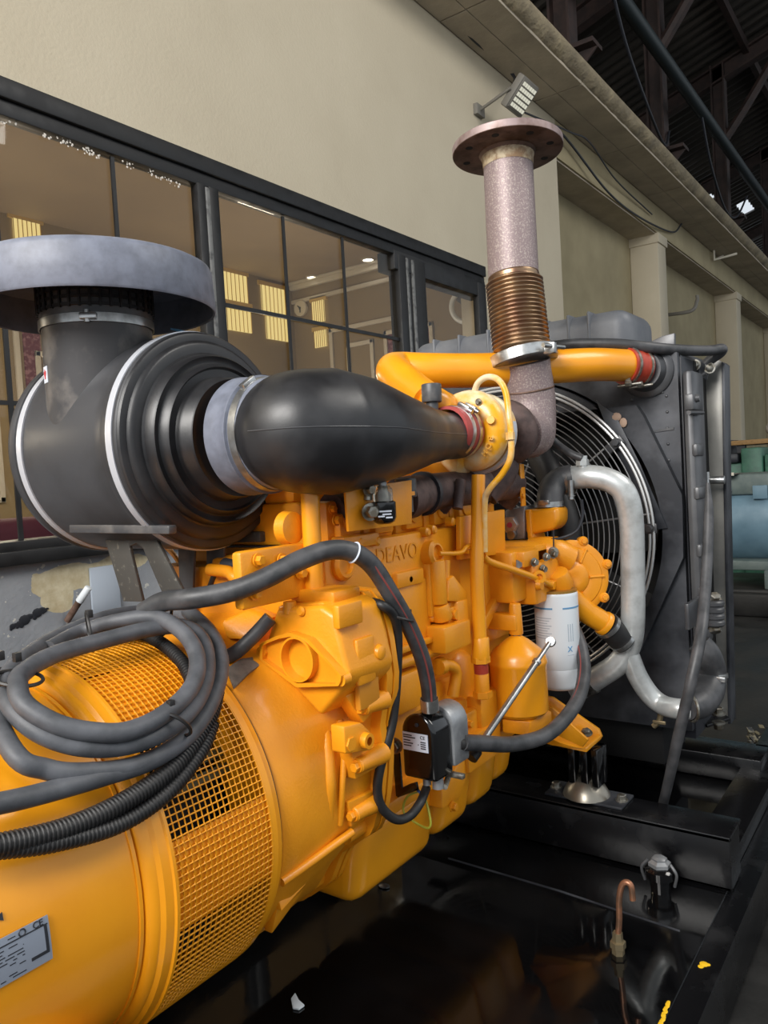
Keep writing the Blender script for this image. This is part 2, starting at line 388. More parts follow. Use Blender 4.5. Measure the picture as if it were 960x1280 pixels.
for y in (1.54, 2.06, 3.1, 3.6): mu.bx(WX - .012, WX - .002, y - .009, y + .009, 1.09, 2.67)
mu.bx(WX - .012, WX - .003, 2.6, 4.15, 2.13, 2.15); mu.bx(WX - .012, WX - .003, -3, 2.5, 1.605, 1.622)
build(mu, 'window_frame', FRAME, wnd)
for y0, y1, z0 in ((-3, 2.5, 1.09), (2.62, 4.15, 1.09), (4.45, 5.18, 1.98)):
    build(B().bx(WX - .020, WX - .014, y0, y1, z0, 2.67), 'window_pane', GLASS, wnd)

rs_ = B(); random.seed(5)
for a_, b__, n_ in (((-1.672,1.59,2.672), (-1.672,1.649,2.683), 10), ((-1.672,1.731,2.671), (-1.672,1.784,2.673), 12), ((-1.672,1.811,2.669), (-1.672,1.996,2.66), 40), ((-1.672,2.096,2.657), (-1.672,2.168,2.661), 10), ((-1.672,2.235,2.663), (-1.672,2.419,2.654), 30)):
    for k in range(n_):
        p = V(a_).lerp(V(b__), random.random()) + V((random.uniform(-.002, .003), random.uniform(-.01, .01), random.uniform(-.02, .012))); rs_.sph(p, random.uniform(.002, .006), (.4, 1, 1), 6)
struct('trim_6', rs_, mat('dried_white_residue', rgb(214, 208, 198), .7))
# ---- office behind the glass
IX, IY, IZ = -4.07, 5.82, 3.23
struct('wall_office_back', B().bx(IX - .1, IX, -4, IY, .1, IZ), IWALL)
struct('wall_office_end', B().bx(IX, WX - .2, IY, IY + .1, .1, IZ), IWALL)
struct('wall_office_near', B().bx(IX, WX - .2, -4.1, -4, .1, IZ), IWALL)
struct('ceiling_office', B().bx(IX, WX - .2, -4, IY, IZ, IZ + .1), ICEIL)
struct('floor_office', B().bx(IX, WX - .2, -4, IY, .1, .55), IWALL)
co = B(); co.bx(IX, WX - .2, IY - .05, IY, IZ - .07, IZ, .015); co.bx(IX, WX - .2, IY - .09, IY, IZ - .025, IZ, .008); co.bx(IX, WX - .2, IY - .03, IY, IZ - .2, IZ - .16, .008)
struct('trim_1', co, IMOLD)
mo = B()
def mould_y(x0, x1, z0, z1, y=IY):   # rectangle on the end wall
    for a in ((x0, x1, z1 - .04, z1), (x0, x1, z0, z0 + .04), (x0, x0 + .04, z0, z1), (x1 - .04, x1, z0, z1)): mo.bx(a[0], a[1], y - .025, y, a[2], a[3], .006)
def mould_x(y0, y1, z0, z1, x=IX):
    for a in ((y0, y1, z1 - .04, z1), (y0, y1, z0, z0 + .04), (y0, y0 + .04, z0, z1), (y1 - .04, y1, z0, z1)): mo.bx(x, x + .025, a[0], a[1], a[2], a[3], .006)
mould_y(-3.62, -2.75, .9, 2.72); mould_y(-3.42, -3.1, .9, 2.55); mould_y(-2.98, -2.45, .9, 2.6); 
mould_x(*(2.901,3.379,1.206,2.533)); mould_x(*(2.447,2.759,1.241,2.47))
for y0, y1 in ((3.05, 3.9), (4.1, 4.9), (5.0, 5.6)): mould_x(y0, y1, .95, 2.3)
mo.bx(IX, IX + .04, -4, IY, .86, .92, .01)
struct('trim_2', mo, IMOLD)
bp = B(); bp.bx(-2.94, -2.49, IY - .012, IY, .95, 2.56); struct('trim_3', bp, BURG)
bp = B(); bp.slab(IX, IX + .012, (2.973,3.098,1.613,2.506)); struct('trim_4', bp, BURG)
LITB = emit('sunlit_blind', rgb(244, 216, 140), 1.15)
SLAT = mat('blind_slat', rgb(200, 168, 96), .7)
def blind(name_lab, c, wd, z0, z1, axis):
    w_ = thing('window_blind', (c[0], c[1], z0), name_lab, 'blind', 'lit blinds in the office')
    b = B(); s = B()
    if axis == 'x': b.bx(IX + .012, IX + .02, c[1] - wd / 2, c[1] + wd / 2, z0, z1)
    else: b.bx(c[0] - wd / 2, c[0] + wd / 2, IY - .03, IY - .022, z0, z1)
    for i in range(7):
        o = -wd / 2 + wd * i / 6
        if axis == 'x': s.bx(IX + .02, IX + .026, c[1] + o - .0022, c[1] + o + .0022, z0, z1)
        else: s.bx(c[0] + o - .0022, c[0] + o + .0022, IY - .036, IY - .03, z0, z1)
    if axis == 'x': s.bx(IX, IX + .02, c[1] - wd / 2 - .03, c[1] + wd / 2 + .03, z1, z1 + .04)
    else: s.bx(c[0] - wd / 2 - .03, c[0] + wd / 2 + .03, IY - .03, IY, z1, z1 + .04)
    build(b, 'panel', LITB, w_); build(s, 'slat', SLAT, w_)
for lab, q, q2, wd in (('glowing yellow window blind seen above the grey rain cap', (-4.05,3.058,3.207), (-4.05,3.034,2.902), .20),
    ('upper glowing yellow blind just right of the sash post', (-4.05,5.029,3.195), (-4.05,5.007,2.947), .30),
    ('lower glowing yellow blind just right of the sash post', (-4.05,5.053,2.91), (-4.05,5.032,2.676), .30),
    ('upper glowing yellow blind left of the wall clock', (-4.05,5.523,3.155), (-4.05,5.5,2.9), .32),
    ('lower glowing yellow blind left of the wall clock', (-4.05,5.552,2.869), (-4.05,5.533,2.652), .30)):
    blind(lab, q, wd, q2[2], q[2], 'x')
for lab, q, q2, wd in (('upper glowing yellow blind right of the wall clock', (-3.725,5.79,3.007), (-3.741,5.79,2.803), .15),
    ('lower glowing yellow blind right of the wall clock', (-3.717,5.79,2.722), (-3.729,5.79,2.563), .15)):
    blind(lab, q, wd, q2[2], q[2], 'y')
ck = thing('wall_clock', (-3.946,5.78,2.975), 'round white wall clock inside the office', 'clock')
p = V((-3.946,5.78,2.975))
build(B().lathe(p, (0, -1, 0), [(-.03, .075), (0, .078), (.006, .07), (.006, .066)], 32), 'rim', IMOLD, ck)
build(B().lathe(p, (0, -1, 0), [(-.01, .066), (.002, .066)], 32), 'face', WHITE, ck)
hd = B().box(p + V((-.012, -.008, .012)), (.04, .003, .01), 0, M.Rotation(.8, 3, 'Y')); hd.box(p + V((.004, -.008, -.02)), (.012, .003, .05)); hd.lathe(p, (0, -1, 0), [(.0, .016), (.006, .016)], 16)
build(hd, 'hands', INK, ck)
LAMP = emit('downlight_glow', (1, .97, .92, 1), 9)
for lab, q in (('round recessed downlight left of the pair in the office ceiling', (-3.73,5.734,3.22)), ('round recessed downlight right of the pair in the office ceiling', (-3.004,5.664,3.22))):
    d = thing('downlight', q, lab, 'lamp', 'office downlights'); q = V(q)
    build(B().lathe(q + V((0, 0, .01)), (0, 0, -1), [(0, .06), (.012, .06), (.014, .048), (.006, .046)], 28, (True, False)), 'trim_ring', IMOLD, d)
    build(B().lathe(q + V((0, 0, .01)), (0, 0, -1), [(0, .045), (.008, .045)], 28), 'lens', LAMP, d)
wf = thing('wall_fan', (-2.104,5.76,2.67), 'round white wall fan seen through the narrow side window', 'fan'); p = V((-2.04,5.7,2.65))
build(B().torus(p, (.25, -1, 0), .135, .022), 'guard_ring', WHITE, wf)
build(B().lathe(p + V((0, .1, 0)), (.25, -1, 0), [(0, .05), (.06, .06), (.1, .05), (.12, .02)], 20), 'hub', CREAM, wf)
build(B().tube([p + V((.02, .08, 0)), p + V((.16, .1, .02)), p + V((.22, .12, -.02))], .02, 10), 'arm', GREY, wf)
sp = B()
for i in range(3):
    a = i * 2 * PI / 3 + .3; sp.box(p + V((.08 * math.cos(a), .03, .08 * math.sin(a))), (.12, .012, .06), .004, M.Rotation(-a, 3, 'Y'))
build(sp, 'blade', GREY, wf)
so = thing('sofa', (-2.25,1.946,1.088), 'burgundy sofa back just inside the office window', 'sofa')
q0 = V((-2.25,1.992,1.17))
build(B().bx(-2.45, -2.15, .6, 2.15, .56, q0.z, .06, 3), 'backrest', BURG2, so)
build(B().bx(-2.9, -2.46, .62, 2.13, .56, .95, .06, 3), 'seat', BURG2, so)
cu = build(B().sph((-2.3, V((-2.3,2.006,1.121)).y, q0.z + .028), .05, (.7, 1.2, .6)), 'cushion', CREAM, None); tag(cu, 'small pale cushion lying on the burgundy sofa back', 'cushion')

# ---- fittings on the wall and along the recess
fl = thing('floodlight', (-1.6,5.811,4.199), 'square LED floodlight tilted on a bracket under the ledge', 'lamp')
c = V((-1.36,5.443,4.037)); R = M(((.72, 0, .69), (0, 1, 0), (-.69, 0, .72)))
build(B().box(c, (.06, .26, .24), .012, R), 'housing', GREY, fl)
build(B().box(c + R @ V((.032, 0, 0)), (.006, .225, .205), .002, R), 'reflector', GREY, fl)
led = B()
for i in range(6):
    for j in range(5): led.box(c + R @ V((.037, -.087 + i * .035, -.076 + j * .038)), (.006, .024, .026), 0, R)
build(led, 'led_lens', emit('led_off_white', rgb(236, 234, 214), .75), fl)
yk = B().tube([c + R @ V((-.01, -.145, 0)), c + V((-.16, -.13, -.03)), V((-1.66, c.y - .1, c.z - .05))], .012, 8); yk.box((-1.66, c.y - .1, c.z - .05), (.05, .12, .08), .004)
build(yk, 'bracket', GREY, fl)
cbn = B().tube([(-1.6,4.696,4.487), (-1.6,5.188,4.438), (-1.6,5.838,4.434), c + V((-.05, 0, .08))], .012, 8)
tag(build(cbn, 'cable', INK), 'thin black cable running along the ledge to the floodlight', 'cable')
cbn = B().tube([c + V((-.09, .25, -.06)), (-1.6,6.778,4.28), (-1.6,7.983,4.065), (-1.62,9.084,4.072), (-1.64,10.47,4.222), (-1.6,10.79,4.39)], .011, 8)
tag(build(cbn, 'cable', INK), 'thin black cable sagging from the floodlight along the beam', 'cable')
cbn = B().tube([c + V((-.09, .27, .0)), (-1.5,6.752,4.241), (-1.5,7.24,4.303), (-1.6,8.248,4.26), (-1.64,9.624,4.243)], .008, 8)
tag(build(cbn, 'cable', INK), 'thin black cable pinned to the soffit above the exhaust stack', 'cable')
p = V((-1.62,12.67,4.289)); hk = B().tube([p + V((0, 0, .3)), p, p + V((.3, .1, .05))], .02, 8, k=1); hk.tube([p, p + V((.05, .35, .12))], .015, 8)
tag(build(hk, 'wall_hook', CREAM), 'small pale steel hook fixed to the beam face', 'hook')
p = V((-1.95,11.38,3.348)); hk = B().tube([p - V((.07, 0, 0)), p + V((.28, 0, 0)), p + V((.34, .1, .14)), p + V((.34, .12, .22))], .025, 8)
tag(build(hk, 'pipe_stub', GREY), 'short bent pipe stub sticking out of the recessed wall', 'pipe')
pt = B().tube([(-1.22, 6, 5.62), (-1.22, 12, 5.6), (-1.22, 20, 5.58), (-1.22, 29, 5.55)], .07, 12)
tag(build(pt, 'roof_pipe', TEAL), 'dark teal pipe running under the roof steelwork', 'pipe')
cbn = B().tube([(-1.22, 7.2, 5.6), (-1.25, 7.7, 5.25), (-1.3, 8.6, 4.92), (-1.45, 9.6, 5.0), (-1.5, 10, 5.3)], .015, 8)
tag(build(cbn, 'cable', INK), 'dark cable drooping from the roof pipe to a steel post', 'cable')
cbn = B().tube([(-1.22, 10.4, 5.6), (-1.25, 11, 5.1), (-1.3, 12, 4.8), (-1.35, 13, 4.95), (-1.3, 13.6, 5.4)], .015, 8)
tag(build(cbn, 'cable', INK), 'dark looped cable hanging between the second and third posts', 'cable')
cp = B().bx(WX, WX + .012, *(lambda a, b: (a[1], b[1], b[2], a[2]))((-1.66,1.805,0.9626), (-1.66,1.938,0.7644)), .004)
tag(build(cp, 'cover_plate', mat('pale_grey_plate', rgb(176, 186, 198), .5)), 'pale grey cover plate on the flaking grey wall', 'plate')
sr = thing('pipe_stub', (-1.5,1.607,0.7974), 'white capped rusty pipe stub leaning from the grey wall', 'pipe')
a = V((-1.66,1.691,0.7692)); b_ = V((-1.6,1.711,0.8445)); e = V((-1.56,1.731,0.8993))
build(B().cyl(a, b_, .013, n=16), 'pipe', RUSTF, sr); build(B().cyl(b_, e, .0155, .014, 16, .003), 'cap', WHITE, sr)
sm = B(); 
for (x, y), r in (((20, 781), .014), ((30, 775), .03), ((40, 768), .016), ((50, 763), .024), ((70, 772), .008)): pass
sx = [(-1.668,1.478,0.7867), (-1.668,1.503,0.7911), (-1.668,1.525,0.802), (-1.668,1.548,0.81), (-1.668,1.577,0.8201), (-1.668,1.607,0.8242)]
for (q, r) in zip(sx, (.012, .013, .022, .010, .020, .010)):
    sm.sph(q, r, (.1, 1.1, .9), 10); sm.sph(V(q) + V((0, r * .9, r * .5)), r * .6, (.1, 1.4, .7), 8); sm.sph(V(q) + V((0, -r * .6, -r * .7)), r * .5, (.1, 1, 1.2), 8)
o = build(sm, 'trim_5', INK); o['kind'] = 'structure'
# ---- background machines beyond the radiator
mc = thing('motor', (.3, 6.3, .1), 'blue electric motor standing on the floor behind the radiator', 'motor')
cx, cy, cz = .55, 6.55, .78
mb = B().lathe((-.30, cy, cz), (1, 0, 0), [(0, .30), (.03, .325), (.9, .325), (.95, .3), (1.0, .2)], 40)
for i in range(8): mb.bx(.15 + i * .09, .16 + i * .09, cy - .33, cy - .30, cz - .06, cz + .05)
build(mb, 'body', MBLUE, mc)
tb = B().bx(-.32, .75, cy - .3, cy + .3, cz + .2, cz + .36, .03); build(tb, 'terminal_cover', MGREY, mc)
build(B().bx(-.02, .08, cy - .325, cy - .30, cz + .17, cz + .27, .004), 'switch_panel', MBLUE, mc)
build(B().lathe((-.2, cy - .31, cz + .24), (0, -1, 0), [(0, .035), (.012, .035)], 20), 'badge', LABEL, mc)
ft = B().bx(-.3, .7, cy - .33, cy + .3, cz - .36, cz - .29, .01); ft.bx(.05, .2, cy - .4, cy + .3, .29, cz - .35, .01); ft.bx(.5, .66, cy - .4, cy + .3, .29, cz - .35, .01)
build(ft, 'foot', MGREY, mc)
pl = B().bx(-.6, 1.4, cy - .42, cy + .5, .1, .29, .02)
tag(build(pl, 'machine_plinth', CONC), 'dark concrete plinth under the blue motor', 'plinth')
bt = thing('crate', (-0.0386,5.9,1.075), 'grey box with a pale front lying on top of the blue motor', 'box')
q = V((-0.1364,6.2,1.074)); build(B().bx(q.x - .13, q.x + .02, 6.15, 6.45, cz + .362, q.z + .07, .01), 'body', GREY, bt)
build(B().bx(q.x - .12, q.x + .01, 6.14, 6.15, cz + .375, q.z + .058), 'front', CREAM, bt)
gm = thing('machine', (.4, 8.2, .1), 'green machine cabinet behind the blue motor', 'machine')
q = V((-0.2994,8,1.234)); q2 = V((-0.307,8,1.007))
build(B().bx(q.x - .14, q.x + .05, 8, 8.4, .1, q.z + .12, .02), 'cabinet', MGREEN, gm)
build(B().bx(q.x - .45, q.x - .14, 8.05, 8.4, .1, q.z - .02, .02), 'base', MGREEN, gm)
build(B().bx(q.x - .40, q.x - .16, 8.0, 8.3, q.z - .02, q.z + .08, .03), 'drive', INK, gm)
build(B().bx(q.x + .06, q.x + .7, 8.02, 8.4, .1, q.z + .05, .02), 'drawer', MGREEN, gm)
q = V((-0.4782,9,1.452)); wb = thing('workbench', (q.x, 9.3, .1), 'raw timber topped bench by the far column', 'bench')
build(B().bx(q.x - .25, q.x + 1.2, 9, 9.7, q.z - .05, q.z, .006), 'tabletop', WOOD, wb)
for x in (q.x - .2, q.x + 1.1): build(B().bx(x, x + .08, 9.05, 9.13, .1, q.z - .05), 'leg', INK, wb)
build(B().bx(q.x - .1, q.x + 1.1, 9.2, 9.6, q.z - .45, q.z - .1, .03), 'shelf_box', INK, wb)
bg = B().sph(q + V((.22, .3, .112)), .2, (.9, .6, .55), 20); 
tag(build(bg, 'sack', BAG), 'crumpled white sack lying on the timber bench', 'sack')
vb = thing('cabinet', (q.x - .6, 9.4, .1), 'dark slatted cabinet standing against the far column', 'cabinet')
build(B().bx(q.x - .62, q.x - .32, 9.3, 9.8, .1, q.z + .02, .01), 'body', INK, vb)
lv = B()
for i in range(9): lv.bx(q.x - .61, q.x - .33, 9.285, 9.3, .2 + i * .12, .28 + i * .12)
build(lv, 'vent', GREY, vb)

# ------------------------------------------------------------------ alternator
A0 = V((0, 0, AXZ)); YD = (0, 1, 0)
def ap(th, r, y):      # point on a cylinder about the shaft line, th in degrees from +X towards +Z
    a = math.radians(th); return V((r * math.cos(a), y, AXZ + r * math.sin(a)))
def arc_strip(b, th0, th1, y0, y1, r0, r1, n=40):
    rs = []
    for i in range(n + 1):
        t = th0 + (th1 - th0) * i / n
        rs.append([ap(t, r0, y0), ap(t, r1, y0), ap(t, r1, y1), ap(t, r0, y1)])
    b.rings(rs)
al = thing('alternator', (0, .4, .25), 'large yellow alternator drum with a mesh band and silver nameplate in the foreground', 'alternator')
XR = (1, 0, 0)
bb = B().lathe(A0, YD, [(-.42, .18), (-.42, .24), (-.39, .258), (.3, .263), (.575, .2655), (.600, .2655)], 96)
build(bb, 'drum', YEL, al)
bb = B().lathe(A0, YD, [(.602, .2), (.602, .268), (.606, .274), (.611, .2785), (.617, .2795), (.622, .285), (.634, .287), (.636, .2905), (.641, .2905), (.641, .27), (.641, .2)], 96, (False, False))
bb.lathe(A0, YD, [(.594, .2), (.594, .268), (.599, .2685), (.599, .2)], 96, (False, False))
build(bb, 'end_ring', YEL, al)
bb = B().lathe(A0, YD, [(.818, .2), (.818, .2885), (.832, .2885), (.835, .2835), (.846, .2825), (.846, .2)], 96, (False, False))
build(bb, 'end_ring', YEL, al)
bb = B().lathe(A0, YD, [(.846, .2), (.846, .276), (.853, .276), (.853, .2)], 96, (False, False)); build(bb, 'gasket', INK, al)
# square wire mesh wrapped round the openings
g = B(); NA, NY = 178, 18; y0, y1 = .640, .820; rs = []
for i in range(NA):
    rs.append([ap(360 * i / NA, .2872, y0 + (y1 - y0) * j / NY) for j in range(NY + 1)])
vr = [[g.bm.verts.new(p) for p in r] for r in rs]
for i in range(NA):
    for j in range(NY): g.bm.faces.new((vr[i][j], vr[(i + 1) % NA][j], vr[(i + 1) % NA][j + 1], vr[i][j + 1]))
ms = build(g, 'mesh_screen', YEL, al)
wm = ms.modifiers.new('wire', 'WIREFRAME'); wm.thickness = .0036; wm.use_even_offset = False; wm.use_replace = True
for t0, t1 in ((46, 70.5), (-11.8, 13.5), (148, 196)):
    cv = B(); arc_strip(cv, t0, t1, .636, .825, .272, .2842); build(cv, 'cover_plate', YEL, al)
ib = B().lathe(A0, YD, [(.62, .19), (.84, .19)], 48)
for i in range(14): 
    t = i * 360 / 14; ib.prism([ap(t, .19, .66), ap(t, .235, .66), ap(t + 5, .235, .80), ap(t + 5, .19, .80)], (.004, 0, .004))
build(ib, 'fan_wheel', CORE, al)
ib = B()
for t in (40, 33, 26): arc_strip(ib, t - 2, t + 2, .70, .82, .20, .226, 4)
build(ib, 'winding', mat('winding_olive', rgb(70, 62, 26), .6), al)
# mounting feet under the drum
for y in (-.2, .42): build(B().prism([(.27, y, .36), (.285, y, .56), (.2, y, .60), (-.2, y, .60), (-.285, y, .56), (-.27, y, .36)], (0, .1, 0), .02), 'foot', YEL, al)
ft = B(); ft.tube([(.2, .30, .53), (.235, .38, .54), (.25, .46, .535), (.24, .53, .5)], [.03, .06, .07, .04], 16); build(ft, 'foot_rib', YEL, al)
# nameplate
npl = B(); arc_strip(npl, -.4, 10.6, .30, .472, .2664, .2680, 14); pt = build(npl, 'nameplate', PLATE, al, label='silver nameplate with printed rows and a black corner rule')
ik = B(); R_ = .2685
arc_strip(ik, 8.55, 8.85, .30, .470, R_ - .0006, R_, 2); arc_strip(ik, 1.9, 8.8, .4655, .469, R_ - .0006, R_, 10); arc_strip(ik, 1.7, 2.5, .447, .469, R_ - .0006, R_, 3)
random.seed(3)
for row, t in enumerate((9.6, 7.6, 6.8, 6.0, 5.2, 4.4, 3.6, 2.8, 1.2, .5)):
    y = .305
    while y < (.44 if row else .425):
        l = random.uniform(.004, .02)
        if random.random() < .72: arc_strip(ik, t - .12, t + .12, y, min(y + l, .44), R_ - .0006, R_ - .0002, 2)
        y += l + random.uniform(.003, .008)
build(ik, 'printing', INK, pt)
text('CE', ap(9.6, .2686, .459), .0105, (0, 1, 0), V(ap(9.6 + 90, 1, 0)) - A0, INK, pt)
r9 = B(); r9.torus(ap(9.6, .2686, .440), ap(9.6, 1, 0) - A0, .0038, .0008, 20, 6); build(r9, 'certification_mark', INK, pt)
ar = B(); ar.box(ap(14.3, .2642, .405), (.0012, .026, .0045), 0, M.Rotation(-.5, 3, 'X') ); ar.prism([ap(15.3, .2645, .415), ap(14.2, .2645, .424), ap(16.2, .2645, .424)], (.0012, 0, 0)); build(ar, 'arrow_mark', INK, al)

# ------------------------------------------------------------------ flywheel housing with the power take-off casting
fh = thing('flywheel_housing', (0, .97, .4), 'yellow bell housing casting with an oval recess and bolted flange', 'engine housing')
def outl(y, pts, n=96):
    # resample a closed outline (polar about the shaft line) to n rays
    A = sorted((math.atan2(z - AXZ, x) % (2 * PI), math.hypot(x, z - AXZ)) for x, z in pts)
    A = [(A[-1][0] - 2 * PI, A[-1][1])] + A + [(A[0][0] + 2 * PI, A[0][1])]; out = []
    for i in range(n):
        t = 2 * PI * i / n
        for (a, ra), (b_, rb_) in zip(A, A[1:]):
            if a <= t <= b_:
                xa, za, xb, zb = ra * math.cos(a), ra * math.sin(a), rb_ * math.cos(b_), rb_ * math.sin(b_)
                dx, dz = xb - xa, zb - za; c, s_ = math.cos(t), math.sin(t); den = c * dz - s_ * dx
                r = (xa * dz - za * dx) / den if abs(den) > 1e-9 else ra
                out.append(V((r * c, y, AXZ + r * s_))); break
    return out
def circ(y, r, n=96): return [V((r * math.cos(2 * PI * i / n), y, AXZ + r * math.sin(2 * PI * i / n))) for i in range(n)]
def lerp(a, b, t): return [p * (1 - t) + q * t for p, q in zip(a, b)]
FO = [(.10, 1.045), (.19, 1.06), (.30, 1.055), (.318, 1.045), (.334, .98), (.342, .90), (.334, .86), (.318, .835), (.322, .80), (.318, .74), (.308, .68), (.288, .62), (.245, .59), (.212, .565), (.18, .50), (.1, .44),
      (-.1, .42), (-.22, .5), (-.3, .62), (-.33, .75), (-.31, .9), (-.24, 1.02), (-.1, 1.05)]
F1 = outl(1.065, FO); F0 = outl(1.0, [(x * .9, AXZ + (z - AXZ) * .9) for x, z in FO])
c0 = circ(.853, .277); c1 = circ(.90, .279)
hb = B(); hb.rings([circ(.853, .2), circ(.853, .274), circ(.856, .277), c1, lerp(circ(.99, .283), F0, .35), lerp(circ(1.03, .288), outl(1.03, [(x * .92, AXZ + (z - AXZ) * .92) for x, z in FO]), .5), outl(1.062, [(x * .93, AXZ + (z - AXZ) * .93) for x, z in FO]), outl(1.085, [(x * .93, AXZ + (z - AXZ) * .93) for x, z in FO])], (False, True))
build(hb, 'bell', YELC, fh, angle=50)
fb = B(); fb.rings([outl(1.066, FO), outl(1.083, FO)]); fb.rings([outl(1.086, [(x * 1.006, AXZ + (z - AXZ) * 1.006) for x, z in FO]), outl(1.100, [(x * 1.006, AXZ + (z - AXZ) * 1.006) for x, z in FO])])
build(fb, 'flange', YELC, fh)
# lugs with bolts down the right-hand flange
for i, (q, L) in enumerate((((0.326,1.011,0.8673), .11), ((0.318,0.9968,0.7705), .11), ((0.292,1.01,0.676), .10))):
    q = V(q); lg = B().lathe(q, YD, [(0, .010), (.003, .013), (.025, .0145), (max(.03, 1.07 - q.y), .019)], 18)
    lu = build(lg, 'lug', YELC, fh); build(B().bolt(q + V((0, .002, 0)), (0, -1, 0), .0085, .012), 'bolt', YELC, lu)
q = V((0.26,1.021,0.6289)); lu = build(B().cyl(q, q + V((-.0, 1.07 - q.y, .0)), .017, n=18), 'lug', YELC, fh); build(B().bolt(q, (0, -1, 0), .0085, .012), 'bolt', YELC, lu)
q0 = (0.33,0.9556,0.8567); q1 = (0.33,1.018,0.7834)
q = V(q0); bk = B(); bk.prism([(0.335,0.9493,0.8554), (0.335,0.9954,0.8485), (0.335,1.02,0.8249), (0.335,1.021,0.7928), (0.335,0.9491,0.8094)], (-.03, 0, 0), .004); 
bk.lathe((0.334,1,0.817), XR, [(0, .014), (.012, .013), (.012, .007)], 18, (True, False)); bk.lathe((0.334,0.964,0.8217), XR, [(0, .012), (.004, .012)], 6)
build(bk, 'lifting_eye', YELC, fh)
# smooth vertical rib
rbz = B().tube([(0.2418,0.9947,0.861), (0.2659,0.9831,0.8119), (0.2783,0.9702,0.7424), (0.2688,0.9728,0.6704)], [.008, .012, .012, .008], 16); build(rbz, 'rib', YELC, fh)
build(B().tube([(0.2637,0.8576,0.6209), (0.27,0.9142,0.6272), (0.2752,0.9702,0.634), (0.2823,1.017,0.6415)], .0075, 10), 'lip', YELC, fh)
build(B().tube([(0.2764,1.008,0.8409), (0.2864,1.005,0.8014), (0.2894,0.9898,0.7305), (0.2758,0.9938,0.6635)], .006, 10), 'rib', YELC, fh)
wb_ = B().prism([(0.318,0.9784,0.8955), (0.33,1.048,0.9064), (0.328,1.071,0.8695), (0.325,1.014,0.8389)], (-.03, 0, 0), .004); build(wb_, 'web', YELC, fh); wb_ = B().prism([(0.315,0.99,0.7969), (0.318,1.067,0.7867), (0.315,1.067,0.7461), (0.31,1.002,0.7438)], (-.03, 0, 0), .004); build(wb_, 'web', YELC, fh); wb_ = B().prism([(0.295,0.9977,0.7037), (0.3,1.079,0.7004), (0.295,1.077,0.6664), (0.285,1.014,0.6502)], (-.03, 0, 0), .004); build(wb_, 'web', YELC, fh)
# the six-sided take-off box
hx = [(0.1991,0.95,1.041), (0.2988,0.95,1.05), (0.3267,0.95,1.037), (0.3507,0.95,0.9393), (0.3429,0.95,0.9229), (0.284,0.95,0.864), (0.1572,0.95,0.9573)]
hp = [V(p) for p in hx]; cen = sum(hp, V()) / len(hp)
bx_ = B(); back = [cen + (p - cen) * 1.04 + V((0, .125, 0)) for p in hp]
vs = bx_.rings([hp, back]); bx_.bev(vs, .009, 3)
tb_ = build(bx_, 'takeoff_box', YELC, fh)
# rim plate: triangle with a raised edge and an oval well
tri = [(0.17,0.947,0.9801), (0.2112,0.947,0.9971), (0.2413,0.947,1.005), (0.2833,0.947,0.997), (0.3485,0.947,0.9437), (0.3439,0.947,0.9263), (0.2499,0.947,0.9133), (0.1675,0.947,0.9519)]
tp = [V(p) for p in tri]; tc = sum(tp, V()) / len(tp)
rp = B(); m_ = 64
def ray_outline(poly, c, n, sc):
    out = []
    for i in range(n):
        t = 2 * PI * i / n; d = V((math.cos(t), 0, math.sin(t))); best = .01
        for a, b_ in zip(poly, poly[1:] + poly[:1]):
            e = b_ - a; den = d.x * e.z - d.z * e.x
            if abs(den) < 1e-9: continue
            w_ = a - c; s_ = (w_.x * e.z - w_.z * e.x) / den; k_ = (w_.x * d.z - w_.z * d.x) / den
            if s_ > 0 and -1e-6 <= k_ <= 1 + 1e-6: best = max(best, s_)
        out.append((best * sc, d))
    return out
oc = V((0.2557,0.947,0.9612)); ro = ray_outline(tp, oc, m_, 1)
def el(rx, rz, y): return [V((oc.x + rx * math.cos(2 * PI * i / m_), y, oc.z + rz * math.sin(2 * PI * i / m_))) for i in range(m_)]
O1 = [oc + d * r for r, d in ro]; 
for p in O1: p.y = .934
O0 = [V((p.x, .952, p.z)) for p in O1]
RX, RZ = .0335, .0345
I1 = [oc + d * max(min(r - .007, 9), RX * 1.08) for r, d in ro]
for p in I1: p.y = .934
I2 = [V((p.x, .945, p.z)) for p in I1]
E1 = [V((oc.x + d.x * min(RX * 1.10, r), .946, oc.z + d.z * min(RZ * 1.10, r))) for r, d in ro]
E2 = [V((p.x, .931, p.z)) for p in E1]
rp.rings([O0, O1, I1, I2, E1, E2, el(RX, RZ, .931), el(RX * .97, RZ * .97, .949)], (False, True))
build(rp, 'well_plate', YELC, tb_, angle=45)
for q in ((0.1666,0.945,0.9635), (0.3411,0.945,0.9343)): build(B().lathe(q, (0, -1, 0), [(-.01, .012), (.006, .0105), (.006, .005)], 18, (True, False)), 'boss', YELC, tb_)
